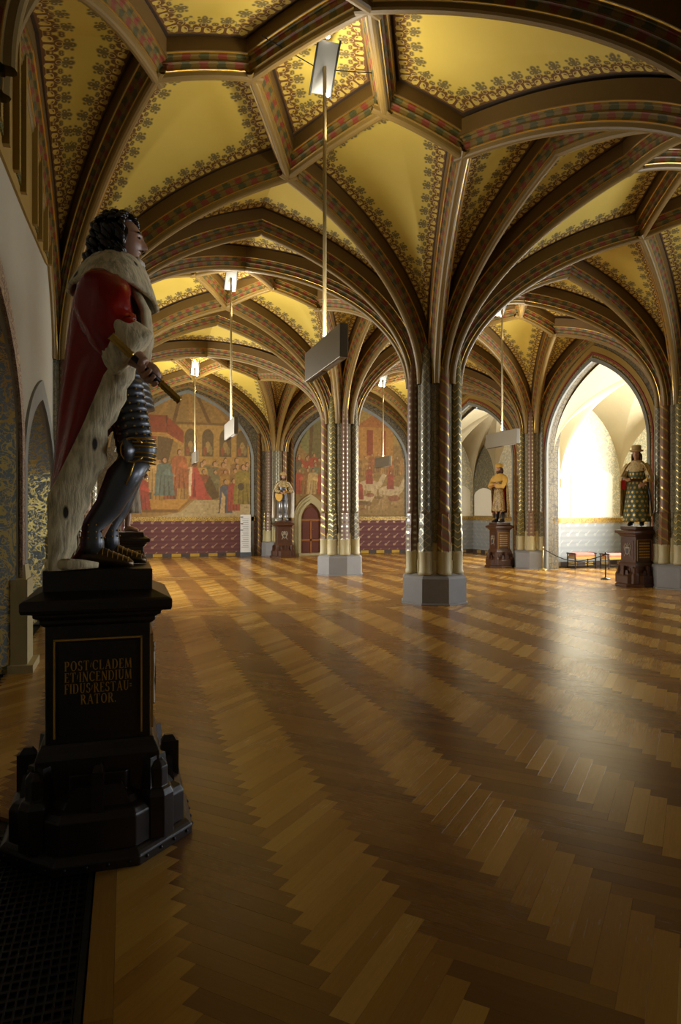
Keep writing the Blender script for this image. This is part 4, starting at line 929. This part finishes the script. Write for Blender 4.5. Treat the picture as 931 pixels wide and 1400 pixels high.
def add_head(mb, c, s=1.0, rz=0.0, n=44, m=34):
    vs = []; cs, sn = math.cos(rz), math.sin(rz); G = lambda v, c_, w: math.exp(-((v-c_)/w)**2)
    def pt(j, i):
        th = PI*j/m; a = 2*PI*i/n; x = math.sin(th)*math.cos(a); y = math.sin(th)*math.sin(a); z = -math.cos(th)
        X, Y, Z = .098*x, .077*y, .122*z
        if Z < 0: Y *= 1-.28*(-Z/.122)**1.4; X *= 1-.10*(-Z/.122) if X < 0 else 1-.04*(-Z/.122)
        if x > 0:
            f = min(1, x*2.2); d = 0
            if -.045 < Z < .035: d += .034*G(Y, 0, .013)*max(0, min(1, (.035-Z)/.06))*(1 if Z > -.032 else max(0, (Z+.045)/.013))
            d += .007*G(Z, .036, .012)*G(Y, 0, .05); d -= .012*(G(Y, .034, .016)+G(Y, -.034, .016))*G(Z, .014, .013); d += .006*(G(Y, .034, .009)+G(Y, -.034, .009))*G(Z, .014, .007)
            d += .008*G(Z, -.058, .006)*G(Y, 0, .02)+.008*G(Z, -.071, .006)*G(Y, 0, .018)-.004*G(Z, -.0645, .003)*G(Y, 0, .022)-.006*G(Z, -.083, .006)*G(Y, 0, .03); d += .016*G(Z, -.104, .016)*G(Y, 0, .026)
            X += d*f
        X, Y, Z = X*s, Y*s, Z*s
        return (c[0]+X*cs-Y*sn, c[1]+X*sn+Y*cs, c[2]+Z)
    rings = [[pt(j, i) for i in range(n)] for j in range(1, m)]; mb.loft(rings)
    for sg in (-1, 1):
        ex, ey = -.008*s, sg*.076*s; mb.ball((c[0]+ex*cs-ey*sn, c[1]+ex*sn+ey*cs, c[2]+.002*s), (.018*s, .01*s, .03*s), 8, 6)
def add_fist(mb, c, axis, palm, s=1.0, grip=.018):
    """hand closed round a bar: c on the bar, axis along it (towards the thumb), palm = direction from bar to the back of the hand"""
    c, ax, p = Vector(c), Vector(axis).normalized(), Vector(palm).normalized(); p = (p-ax*p.dot(ax)).normalized(); q = ax.cross(p); Rg = grip+.008*s
    mb.ball(c+p*(Rg+.008*s), (.021*s, .036*s, .045*s), 12, 8, rot=Matrix((p, q, ax)).transposed())
    for i in range(4):
        o = (-.034+.022*i)*s; L = (.8, .93, 1, .95)[i]; pts = []; rr = []
        for k in range(8):
            th = math.radians(-35+ (250*L)*k/7); pts.append(c+ax*o+(p*math.cos(th)+q*math.sin(th))*Rg*(1.18 if k in (1, 4) else 1.05)); rr.append((.0105-.0004*k)*s)
        mb.tube(pts, rr, 8)
    th = [(-60, .036), (-110, .046), (-160, .05), (-205, .046)]
    mb.tube([c+ax*o*s+(p*math.cos(math.radians(a))+q*math.sin(math.radians(a)))*Rg*1.12 for a, o in th], [.0125*s, .012*s, .011*s, .009*s], 8)
def add_hand(mb, wrist, d, n, s=1.0, curl=.5):
    """relaxed open hand: from wrist along d, palm normal n"""
    w, d, n = Vector(wrist), Vector(d).normalized(), Vector(n).normalized(); n = (n-d*n.dot(d)).normalized(); sd = d.cross(n)
    mb.ball(w+d*.045*s, (.05*s, .038*s, .018*s), 12, 8, rot=Matrix((d, sd, n)).transposed())
    for i in range(4):
        b = w+d*.085*s+sd*(-.03+.02*i)*s; pts = [b-d*.02*s]; L = (.062, .075, .08, .07)[i]*s; a = 0; p = b
        for k in range(4): pts.append(p); p = p+(d*math.cos(a)+n*math.sin(a))*L/3; a += curl
        mb.tube(pts, [.0105*s, .0105*s, .0095*s, .0085*s, .0072*s][:len(pts)], 8)
    mb.tube([w+d*.02*s+sd*.03*s, w+d*.05*s+sd*.055*s, w+d*.085*s+sd*.06*s+n*.012*s], [.013*s, .012*s, .009*s], 8)
def cape(zs, back, front, half, far=None, nth=40, folds=7, amp=.02, thick=.012, uvk=1, spread=90):
    """cloak open at the front. back/front: x of back and of front edge per height, half: half width"""
    rings = []
    for k, z in enumerate(zs):
        rg = []; t = k/(len(zs)-1)
        for i in range(nth+1):
            th = math.radians(-spread+2*spread*i/nth); a = front[k]-back[k]; f = 1+amp*(t+.15)*math.sin(folds*th*1.7+.6*math.sin(3*th)+t*1.1)
            rg.append((front[k]-a*math.cos(th)*f, half[k]*math.sin(th)*f, z))
        rings.append(rg)
    return rings
def interp(tab, z): return float(np.interp(z, [a for a, _ in tab], [b for _, b in tab]))
# ------------------------------------------------------------------ the red-cloaked statue
st = setp(empty('statue', (-.14, 3.77, 1.372)), 'large painted statue in crimson ermine cloak and black armour holding a baton', 'statue')
tz = lambda tab: sorted(tab)
BACK = tz([(1.5, -.03), (1.4, -.12), (1.2, -.145), (1.0, -.165), (.8, -.19), (.5, -.21), (.25, -.232), (.03, -.215)])
FRON = tz([(1.5, .06), (1.4, .14), (1.2, .19), (1.05, .15), (.95, .07), (.68, -.034), (.476, -.125), (.35, -.185), (.03, -.18)])
EDGE = tz([(1.06, .2), (.94, .18), (.67, .064), (.5, .037), (.315, -.04), (.157, -.075), (.03, -.127), (0, -.13)])
HALF = tz([(1.5, .14), (1.4, .225), (1.2, .26), (.9, .27), (.5, .28), (.03, .29)])
zs = list(np.linspace(1.48, .03, 46)); rg = cape(zs, [interp(BACK, z) for z in zs], [interp(FRON, z) for z in zs], [interp(HALF, z) for z in zs], folds=6, amp=.05, nth=60)
o = MB().loft(rg, closed=False).build('cloak', M['red_cloth'], st, True); modif(o, 'SOLIDIFY', thickness=.012)
# turned-back ermine lining along the near and far edge
for sg in (-1, 1):
    rings = []
    for z in np.linspace(1.02, .0, 40):
        x0, hy = interp(FRON, z), interp(HALF, z); w = interp(EDGE, z)-x0; w *= (1 if sg < 0 else .8); ring = []
        wob = .008*math.sin(z*26)+.006*math.sin(z*61+1)
        for k in range(14):
            a = 2*PI*k/14; u = .5+.5*math.cos(a); v = .5*math.sin(a)
            ring.append((x0-.03+(w+.03)*u+wob*u, sg*(hy*.985+.012-.055*u*u+.034*v+.004*math.sin(z*40+k)), z))
        rings.append(ring)
    MB().loft(rings).build('ermine_lining', M['ermine'], st, True)
# train puddled on the block
MB().tube([(-.2, -.27, .03), (-.12, -.29, .03), (-.06, -.26, .026), (.01, -.24, .02)], [(.02, .028), (.025, .028), (.02, .024), (.012, .014)], 10).build('cloak_hem', M['ermine'], st, True)
# body: head, neck, torso, arms, hands, legs in one surface
b = MB(); add_head(b, (.125, 0, 1.70), 1.0)
b.tube([(.07, 0, 1.4), (.09, 0, 1.52), (.105, 0, 1.62)], [.085, .06, .056], 16)
b.loft([[(cx+rx*math.cos(a), ry*math.sin(a), z) for a in np.linspace(0, 2*PI, 24, endpoint=False)] for cx, rx, ry, z in ((.1, .11, .14, .88), (.1, .115, .15, 1.0), (.1, .12, .16, 1.2), (.08, .12, .19, 1.36), (.06, .08, .14, 1.44))])
b.tube([(.04, -.17, 1.37), (.02, -.26, 1.2), (.06, -.29, 1.08), (.19, -.305, 1.01), (.235, -.31, .985)], [.06, .052, .045, .034, .03], 12)
BA = Vector((.333, .1, -.284)).normalized(); BC = Vector((.252, -.365, .945))
add_fist(b, BC, -BA, (-.25, .9, .4), 1.4, .015)
b.tube([(.19, -.305, 1.04), (.225, -.32, .99), (.245, -.338, .955)], [.034, .033, .03], 12)
b.tube([(.06, .17, 1.37), (.1, .25, 1.15), (.22, .2, 1.05)], [.055, .045, .03], 12); add_hand(b, (.22, .2, 1.05), (.6, -.7, 0), (0, -.3, -1), 1.0)
for sg, kn, an in ((-1, (.20, -.13, .58), (-.02, -.14, .13)), (1, (.18, .12, .56), (.05, .12, .13))):
    b.tube([(.11, sg*.08, .95), kn, an, (an[0]+.02, an[1], .06)], [.07, .055, .04, .04], 12)
bo = b.build('body', M['skin'], st, True); modif(bo, 'REMESH', mode='VOXEL', voxel_size=.0048, use_smooth_shade=True); modif(bo, 'SMOOTH', factor=.4, iterations=2)
eye = plain('painted_eye', c8(60, 46, 34), .25)
for sg in (-1, 1):
    MB().ball((.208, sg*.034, 1.715), (.007, .012, .006), 8, 6).build('eye', eye, bo, True); MB().tube([(.213, sg*.014, 1.737), (.214, sg*.034, 1.744), (.2, sg*.055, 1.736)], .005, 6).build('eyebrow', M['hair'], bo, True)
MB().tube([(.222, -.03, 1.651), (.236, 0, 1.656), (.222, .03, 1.651)], [.003, .006, .003], 6).build('moustache', M['hair'], bo, True)
# long curled wig
h = MB(); shell = []
for j in range(1, 14):
    th = PI*.62*j/13; ring = []
    for i in range(36):
        a = 2*PI*i/36; f = 1+.035*math.sin(7*a+5*th)+.025*math.sin(13*a-9*th); cx = math.cos(a); pull = -.035 if cx > 0 and th > .75 else 0
        ring.append((.1+(.115*math.sin(th)*cx+pull*cx*1.2)*f, .095*math.sin(th)*math.sin(a)*f, 1.715+.125*math.cos(th)*f))
    shell.append(ring)
h.loft(shell)
for k in range(46):
    a = math.radians(random.uniform(62, 298)); r0 = random.uniform(.8, 1.02); x0, y0 = .085+.1*math.cos(a)*r0, .092*math.sin(a)*r0; z0 = random.uniform(1.68, 1.79); L = random.uniform(.2, .36); ph = random.uniform(0, 6)
    pts = []
    for i in range(22):
        t = i/21; z = z0-L*t; out = 1+.35*t; hr = .016+.006*t
        x_ = .085+(x0-.085)*out-.02*t; y_ = y0*out; pts.append((x_+hr*math.cos(ph+t*17), y_+hr*math.sin(ph+t*17), max(z, 1.40)))
    h.tube(pts, [.016-.006*i/21 for i in range(22)], 6)
for k in range(30):
    a = math.radians(random.uniform(0, 360)); t = random.uniform(.15, 1.1); cx = math.cos(a)
    h.tube([(.1+(.112*math.sin(t)*cx)+.018*math.cos(q_), .095*math.sin(t)*math.sin(a)+.018*math.sin(q_), 1.725+.12*math.cos(t)+.006*q_/6) for q_ in np.linspace(0, 6.3, 9)], .011, 6)
h.build('hair', M['hair'], st, True)
# ermine cape collar over the shoulders
rings = []
for t in np.linspace(0, 1, 14):
    z = 1.6-.05*t-.13*t**1.5; rx = .075+.13*t**.8; ry = .075+.17*t**.7; cx = .085-.025*t; ring = []
    for i in range(40):
        a = 2*PI*i/40; f = 1+.02*math.sin(9*a)*t; fr = math.cos(a)
        ring.append((cx+rx*fr*f*(1.12 if fr > 0 else .95), ry*math.sin(a)*f, z-(.07*t*max(0, fr)**2)-.01*max(0, -fr)*t))
    rings.append(ring)
o = MB().loft(rings, caps=False).build('ermine_collar', M['ermine'], st, True); modif(o, 'SOLIDIFY', thickness=.022)
MB().tube([(.19, -.05, 1.6), (.215, 0, 1.585), (.19, .05, 1.6)], [.014, .024, .014], 8).tube([(.21, 0, 1.59), (.235, 0, 1.5)], [.018, .03], 8).build('lace_cravat', M['white_cloth'], st, True)
# ermine front facings and wide sleeves
for sg in (-1, 1):
    MB().tube([(.18, sg*.13, 1.42), (.235, sg*.15, 1.3), (.25, sg*.17, 1.15), (.22, sg*.2, 1.02)], [(.045, .02), (.05, .024), (.05, .024), (.04, .02)], 12).build('ermine_facing', M['ermine'], st, True)
def sleeve(sg):
    C = [(.02, sg*.16, 1.44), (.03, sg*.215, 1.38), (.04, sg*.25, 1.3), (.045, sg*.27, 1.22), (.07, sg*.285, 1.15), (.115, sg*.29, 1.11), (.15, sg*.292, 1.085)]; Rr = [.08, .112, .124, .126, .12, .108, .1]
    P = resample(np.array(C), 26); R_ = np.interp(np.linspace(0, 1, 26), np.linspace(0, 1, 7), Rr); rings = []; up = Vector((0, 1, 0))
    for i in range(26):
        t = Vector(P[min(i+1, 25)]-P[max(i-1, 0)]).normalized(); a = t.cross(up).normalized(); c = a.cross(t); ring = []
        for k in range(32):
            th = 2*PI*k/32; f = 1+.07*math.sin(3*th+i*.45)+.05*math.sin(5*th-i*.7)*(i/25)+.025*math.sin(9*th+i*.5); ring.append(Vector(P[i])+(a*math.cos(th)*1.05+c*math.sin(th)*.8)*R_[i]*f)
        rings.append(ring)
    MB().loft(rings).build('sleeve', M['red_cloth'], st, True)
    A, B = Vector((.055, sg*.29, 1.19)), Vector((.185, sg*.3, 1.045)); d = (B-A).normalized(); a = d.cross(up).normalized(); c = a.cross(d); rings = []
    for i in range(12):
        t = i/11; R0 = .085+.04*min(1, t*1.6)-(.0 if i < 11 else .03); ring = []
        for k in range(28):
            th = 2*PI*k/28; f = 1+.05*math.sin(4*th+2*t)+.03*math.sin(9*th); low = .05*max(0, -(a*math.cos(th)).z)*t
            v = A+(B-A)*t+(a*math.cos(th)*1.0+c*math.sin(th)*.72)*R0*f; v.z -= low; ring.append(v)
        rings.append(ring)
    MB().loft(rings).build('ermine_cuff', M['ermine'], st, True)
sleeve(-1); sleeve(1)
# baton
A_, B_ = BC-BA*.245, BC+BA*.19; bt = MB().tube([A_, B_], .0145, 14).build('baton', M['boot'], st, True)
for e, sg in ((A_, 1), (B_, -1)):
    g = MB(); pts = [e+BA*sg*(.002+.010*k) for k in range(14)]; g.tube(pts, [.0205 if k % 2 == 0 else .0165 for k in range(14)], 14); g.build('gilt_end', M['gold'], bt, True)
# breastplate and hip skirt
b = MB().loft([[(cx+rx*math.cos(a), ry*math.sin(a), z) for a in np.linspace(0, 2*PI, 28, endpoint=False)] for cx, rx, ry, z in ((.1, .14, .17, .98), (.105, .145, .165, 1.08), (.11, .15, .18, 1.2), (.1, .14, .19, 1.32), (.08, .1, .16, 1.4))]); b.build('breastplate', M['steel'], st, True)
b = MB()
for k in range(5): z = 1.0-.035*k; b.lathe([(.155+.008*k, z-.04), (.15+.008*k, z)], 28, (.1, 0, 0), sy=1.12)
b.build('tassets', M['steel'], st, True)
# armoured legs
def riv(mb, p, r=.006): mb.ball(p, r, 6, 4)
for sg, hip, kn, an, toe in ((-1, (.125, -.10, .93), (.2, -.13, .585), (-.02, -.145, .13), (.15, -.165, .03)), (1, (.13, .1, .93), (.18, .12, .57), (.05, .11, .13), (.2, .09, .03))):
    hip, kn, an, toe = map(Vector, (hip, kn, an, toe)); rv = MB(); leg = MB()
    N_ = 9
    for k in range(N_):     # overlapping thigh lames
        p, q_ = hip.lerp(kn, k/N_), hip.lerp(kn, (k+1.12)/N_); r0 = .102-.022*k/N_; leg.tube([p, q_, q_+(q_-p)*.02], [r0-.004, r0-.001, r0-.006], 20)
        for j in range(5):
            a = math.radians(30+28*j); c = p.lerp(q_, .7)+Vector((math.cos(a)*r0, sg*abs(math.sin(a))*r0, 0)); riv(rv, c, .0065)
    lo = leg.build('thigh_plates', M['steel'], st, True); rv.build('rivets', M['gold'], lo, True)
    kc = MB().ball(kn+Vector((.005, 0, .01)), (.088, .086, .085), 20, 12).tube([kn+Vector((-.06, sg*.085, .055)), kn+Vector((-.035, sg*.1, .0)), kn+Vector((-.05, sg*.085, -.06))], [(.035, .012), (.06, .014), (.03, .012)], 12).build('knee_cop', M['steel'], st, True)
    gb = MB()
    for k, dz in enumerate((.062, .042, .022, -.02, -.042, -.064)):
        r0 = max(.079, math.sqrt(max(.0, 1-((dz-.01)/.085)**2))*.088)+.001; gb.tube([kn+Vector((math.cos(a)*r0+.004, math.sin(a)*r0, dz+(.012*abs(math.sin(a)) if dz < 0 else 0))) for a in np.linspace(-2.1 if sg < 0 else -1.2, 1.2 if sg < 0 else 2.1, 16)], .0048, 6)
    gb.tube([kn+Vector((-.03+.055*math.cos(a), sg*.105, .0+.06*math.sin(a))) for a in np.linspace(.6, 5.7, 18)], .0055, 6)
    gb.tube([kn+Vector((-.02, sg*.092, -.05)), kn+Vector((-.04, sg*.086, -.12)), kn+Vector((-.06, sg*.084, -.17))], .005, 6); gb.build('gilt_bands', M['gold'], kc, True)
    g = MB().tube([kn+Vector((0, 0, -.03)), kn.lerp(an, .3)+Vector((-.012, 0, 0)), kn.lerp(an, .62)+Vector((-.008, 0, 0)), an+Vector((0, 0, .07)), an+Vector((0, 0, .0)), an+Vector((0, 0, -.06))], [.074, .084, .068, .054, .056, .058], 20).build('greave', M['steel'], st, True); rv = MB()
    for zz in (.05, .085, .02):
        for j in range(10): a = 2*PI*j/10; riv(rv, an+Vector((.058*math.cos(a), .058*math.sin(a), zz-.0)), .005)
    rv.build('rivets', M['gold'], g, True)
    d = (toe-an); d.z = 0; L = d.length; d.normalize(); sd = Vector((-d.y, d.x, 0)); f = MB(); NS = 8
    heel = an-d*.095; heel.z = 0
    prof = [(0, .03, .05), (.04, .045, .1), (.09, .05, .125), (.14, .05, .11), (.19, .052, .085), (.24, .05, .066), (.28, .038, .05), (.305, .015, .03)]
    rings = [[heel+d*s_*.96+sd*w*math.cos(a)+Vector((0, 0, max(0, hh*.5+hh*.5*math.sin(a)))) for a in np.linspace(0, 2*PI, 20, endpoint=False)] for s_, w, hh in prof]
    so = f.loft(rings).build('sabaton', M['bronze'], st, True); gl = MB()
    for k in range(7):
        s_ = .13+.025*k; w = np.interp(s_, [p[0] for p in prof], [p[1] for p in prof]); hh = np.interp(s_, [p[0] for p in prof], [p[2] for p in prof])
        gl.tube([heel+d*s_*.96+sd*(w+.0005)*math.cos(a)+Vector((0, 0, hh*.5+(hh*.5+.0005)*math.sin(a))) for a in np.linspace(.25, PI-.25, 12)], .0022, 6)
    gl.build('gilt_lames', M['gold'], so, True)
# ------------------------------------------------------------------ the other statues
def m_dots(name, ground, dot):
    t = NT(name); u, v = t.uv(); vv = t.math('MULTIPLY', v, 13); row = t.math('FLOOR', vv); x = t.math('SUBTRACT', t.fract(t.math('ADD', t.math('MULTIPLY', u, 14), t.math('MULTIPLY', t.math('MODULO', row, 2), .5))), .5)
    y = t.math('SUBTRACT', t.fract(vv), .5); f = t.lt(t.dist(x, y, 0, 0), .3, .05); return t.out(t.mix(f, ground, dot), t.lerp(f, .6, .4), t.math('MULTIPLY', f, .3))
M['green_gown'] = m_dots('green_gown_gold_discs', c8(74, 82, 54), c8(190, 156, 72)); M['brocade_cloak'] = m_scroll('cream_brocade_cloak', c8(186, 164, 110), c8(120, 92, 52), 9, .1, .06)
M['hatch'] = m_shaft('gold_hatched_fur', c8(190, 172, 124), c8(150, 120, 70), c8(70, 50, 28), 'scale'); M['grey_fur'] = m_ermine('grey_brown_fur', c8(120, 106, 84), c8(60, 50, 40), 5)
M['yellow_felt'] = plain('yellow_felt', c8(206, 164, 78), .7, 0, .15, 12); M['hat_felt'] = plain('tan_felt', c8(176, 150, 98), .75, 0, .12, 9); M['beard'] = plain('brown_beard', c8(74, 52, 34), .6, 0, .3, 30)
def statue(x, y, z, rz, label, sp):
    s = setp(empty('statue', (x, y, z), rz), label, 'statue'); b = MB(); hz = sp.get('head', 1.60); add_head(b, (.03, 0, hz), .98, sp.get('turn', 0), 28, 22)
    b.tube([(.0, 0, 1.34), (.01, 0, 1.44), (.015, 0, hz-.08)], [.09, .058, .056], 12)
    b.loft([[(rx*math.cos(a), ry*math.sin(a), zz) for a in np.linspace(0, 2*PI, 20, endpoint=False)] for rx, ry, zz in ((.11, .15, .8), (.1, .13, 1.02), (.12, .17, 1.25), (.11, .2, 1.38), (.07, .1, 1.44))])
    for sg in (-1, 1):
        sh, el, wr = sp['arms'][0 if sg < 0 else 1]; b.tube([(0, sg*.19, 1.36), sh, el, wr], [.06, .052, .042, .03], 10)
        dv = (Vector(wr)-Vector(el)).normalized(); add_hand(b, wr, dv, (.2, -sg*.6, -.6), 1.05, .55)
        b.tube([(0, sg*.09, .85), (.02, sg*.1, .47), (0, sg*.11, .09)], [.08, .062, .045], 10)
        if not sp.get('boots'): b.tube([(-.05, sg*.11, .035), (.02, sg*.11, .06), (.1, sg*.125, .04), (.17, sg*.135, .022)], [(.035, .03), (.045, .05), (.048, .036), (.03, .02)], 10)
    bo = b.build('body', M[sp.get('skin', 'skin')], s, True); modif(bo, 'REMESH', mode='VOXEL', voxel_size=.0095, use_smooth_shade=True)
    for sg in (-1, 1): MB().ball((.112, sg*.033, hz+.014), (.008, .012, .007), 6, 4).build('eye', eye, bo, True)
    if sp.get('boots'):
        for sg in (-1, 1): MB().tube([(0, sg*.11, .32), (0, sg*.11, .12), (-.0, sg*.11, .07)], [.065, .056, .055], 12).tube([(-.06, sg*.11, .04), (.02, sg*.11, .06), (.1, sg*.125, .045), (.18, sg*.135, .028)], [(.035, .035), (.05, .058), (.05, .042), (.03, .024)], 12).build('boot', M[sp['boots']], s, True)
    if sp.get('legs'):
        for sg in (-1, 1): MB().tube([(0, sg*.1, .86), (.03, sg*.105, .5), (.0, sg*.11, .28)], [.092, .075, .068], 14).ball((.05, sg*.105, .5), (.05, .06, .06), 10, 6).build('leg_armour', M[sp['legs']], s, True)
    # robe
    rt = sp['robe']; zs_ = np.linspace(rt[-1][0], rt[0][0], 34); tab = sorted(rt); rings = []; nf = sp.get('folds', 9)
    for zz in zs_:
        rx = np.interp(zz, [t[0] for t in tab], [t[1] for t in tab]); ry = np.interp(zz, [t[0] for t in tab], [t[2] for t in tab]); dn = max(0, (1.05-zz))
        rings.append([(rx*math.cos(a)*(1+.07*dn*math.sin(nf*a+zz*1.3)), ry*math.sin(a)*(1+.07*dn*math.sin(nf*a+zz*1.3)), zz) for a in np.linspace(0, 2*PI, 56, endpoint=False)])
    MB().loft(rings).build('robe', M[sp['robe_mat']], s, True)
    if sp.get('belt'): MB().lathe([(.158, 1.0), (.168, 1.01), (.168, 1.045), (.158, 1.055)], 28, sy=1.16).build('belt', M['leather'], s, True)
    for sg in (-1, 1):
        sh, el, wr = [Vector(p) for p in sp['arms'][0 if sg < 0 else 1]]
        MB().tube([(0, sg*.16, 1.38), (sh+Vector((0, sg*.2, 1.36)))/2, sh, el, el.lerp(wr, .75)], [.075, .085, .08, .075, .068], 14).build('sleeve', M[sp['sleeve']], s, True)
    if sp.get('cape'):
        mt, z1, z0, w0, fr = sp['cape']; zz = list(np.linspace(z1, z0, 30)); t = np.linspace(0, 1, 30)
        rg_ = cape(zz, list(-.1-.13*t**.7), list(fr[0]+(fr[1]-fr[0])*t), list(.13+(w0-.13)*np.minimum(1, t*3.5)**.6), folds=6, amp=.07, nth=44, spread=sp.get('spread', 100))
        o_ = MB().loft(rg_, closed=False).build('cape', M[mt], s, True); modif(o_, 'SOLIDIFY', thickness=.018)
    if sp.get('collar'):
        rings = []
        for t in np.linspace(0, 1, 10):
            rings.append([((.07+.11*t)*math.cos(a), (.075+.155*t**.8)*math.sin(a), 1.46-.03*t-.15*t**1.6-(.07*t*max(0, math.cos(a))) ) for a in np.linspace(0, 2*PI, 32, endpoint=False)])
        o_ = MB().loft(rings, caps=False).build('fur_collar', M[sp['collar']], s, True); modif(o_, 'SOLIDIFY', thickness=.02)
    hr = MB(); rings = []
    for j in range(1, 11):
        th = PI*.6*j/10; rings.append([(.018+.108*math.sin(th)*math.cos(a)-(.03*max(0, math.cos(a))*(th > .7)), .088*math.sin(th)*math.sin(a)*(1+.03*math.sin(9*a)), hz+.012+.122*math.cos(th)) for a in np.linspace(0, 2*PI, 26, endpoint=False)])
    hr.loft(rings)
    for k in range(18): a = math.radians(75+210*k/17); hr.tube([(.0+.09*math.cos(a), .085*math.sin(a), hz+.02), (.0+.1*math.cos(a), .097*math.sin(a), hz-.06), (.0+.095*math.cos(a), .09*math.sin(a), hz-sp.get('hairlen', .13))], [.022, .022, .014], 6)
    hr.build('hair', M['beard'], s, True)
    if sp.get('bearded'): MB().loft([[(.05+rx*math.cos(a), ry*math.sin(a), hz+dz) for a in np.linspace(0, 2*PI, 18, endpoint=False)] for rx, ry, dz in ((.045, .062, -.045), (.062, .062, -.075), (.064, .052, -.11), (.05, .035, -.15), (.02, .014, -.185))]).build('beard', M['beard'], s, True)
    return s
A1 = [((.02, -.25, 1.2), (.06, -.3, 1.06), (.22, -.18, 1.04)), ((.02, .25, 1.2), (.05, .29, 1.03), (.22, .2, .95))]
# statue in a hat
s = statue(10.93, 12.62, 1.332, PI*1.2, 'painted statue in brimmed hat, ermine cape and green gold-dotted gown', dict(arms=A1, robe=[(1.42, .1, .17), (1.3, .14, .19), (1.15, .15, .175), (1.03, .145, .17), (.9, .17, .2), (.5, .215, .25), (.1, .25, .285)], robe_mat='green_gown', sleeve='ermine2', belt=True, cape=('ermine2', 1.42, .22, .325, (.08, .03)), collar='ermine2', boots='boot', hairlen=.2, spread=104))
MB().lathe([(.0, 1.665), (.1, 1.66), (.135, 1.668), (.15, 1.7), (.142, 1.71), (.105, 1.69), (.1, 1.72), (.105, 1.79), (.09, 1.815), (.03, 1.8), (0, 1.8)], 28, (.025, 0, 0)).build('hat', M['hat_felt'], s, True)
MB().box((.27, -.21, .93), (.04, .1, .2), .2).build('red_cloth', M['red_cloth'], s); sw_ = MB().tube([(.2, .27, .98), (.16, .32, .62), (.12, .36, .3)], [.022, .02, .012], 10).build('sword_sheath', M['boot'], s, True)
MB().tube([(.2, .27, .98), (.215, .255, 1.1)], .014, 8).ball((.218, .252, 1.12), .022, 8, 6).tube([(.2, .2, 1.0), (.2, .34, 1.0)], .01, 6).build('sword_hilt', M['gold'], sw_, True)
# statue with folded arms
A2 = [((.04, -.25, 1.22), (.14, -.24, 1.1), (.2, .02, 1.16)), ((.04, .25, 1.22), (.14, .24, 1.08), (.22, -.02, 1.1))]
s = statue(10.70, 18.12, 1.332, PI*1.1, 'painted statue with folded arms, yellow cap and long cream patterned cloak', dict(arms=A2, robe=[(1.42, .1, .17), (1.25, .14, .19), (1.05, .14, .17), (.8, .17, .2), (.34, .2, .23)], robe_mat='brocade_cloak', sleeve='yellow_felt', belt=True, cape=('brocade_cloak', 1.42, .14, .31, (.04, -.06)), collar='yellow_felt', boots='boot', bearded=True, head=1.6, turn=-.5))
MB().lathe([(.1, 1.655), (.118, 1.665), (.12, 1.7), (.108, 1.715), (.105, 1.75), (.06, 1.775), (0, 1.778)], 26, (.018, 0, 0)).build('cap', M['yellow_felt'], s, True)
rg_ = cape(list(np.linspace(1.0, .3, 16)), [-.12]*16, [.05]*16, list(np.linspace(.2, .27, 16)), folds=5, amp=.06, nth=26, spread=92); MB().loft(rg_, closed=False).build('red_under_cloak', M['red_cloth'], s, True)
# white-cloaked statue by the back wall
A3 = [((.04, -.25, 1.22), (.12, -.27, 1.08), (.24, -.1, 1.02)), ((.04, .25, 1.22), (.12, .28, 1.08), (.26, .06, 1.08))]
s = statue(5.47, 24.42, 1.332, -PI/2, 'painted statue in white cloak with shield at hip and upright sword', dict(arms=A3, robe=[(1.42, .1, .17), (1.25, .14, .18), (1.03, .13, .16), (.72, .165, .2)], robe_mat='steel', sleeve='hatch', legs='steel_l', cape=('white_cloth', 1.42, .1, .4, (.1, .06)), collar='hatch', boots='steel_l', bearded=True))
MB().lathe([(.1, 1.66), (.118, 1.67), (.118, 1.7), (.104, 1.71), (.1, 1.76), (.05, 1.775), (0, 1.778)], 22, (.018, 0, 0)).build('cap', M['hat_felt'], s, True)
sw_ = MB().box((.3, .05, .52), (.012, .045, .98)).build('sword_blade', M['steel_l'], s); MB().box((.3, .05, 1.03), (.03, .2, .025)).tube([(.3, .05, 1.03), (.3, .05, 1.2)], .014, 8).ball((.3, .05, 1.22), .026, 8, 6).build('sword_hilt', M['gold'], sw_, True)
shp = [(-.13, .14), (0, .11), (.13, .14), (.14, .0), (.09, -.11), (0, -.17), (-.09, -.11), (-.14, 0)]
o_ = MB().prism([(a-.2, .86+b_) for a, b_ in shp], 'x', .22, .25).build('shield', M['yellow_felt'], s); modif(o_, 'BEVEL', width=.012, segments=2)
# fur-coated statue
s = statue(.02, 11.5, 1.332, 0.0, 'painted statue in grey fur coat with bare feet, behind the red-cloaked statue', dict(arms=A1, robe=[(1.42, .1, .17), (1.2, .14, .19), (1.03, .145, .17), (.8, .18, .21), (.3, .215, .25)], robe_mat='grey_fur', sleeve='grey_fur', belt=True, cape=('leather', 1.42, .36, .3, (.03, -.04)), collar='grey_fur', skin='skin_d', bearded=True))
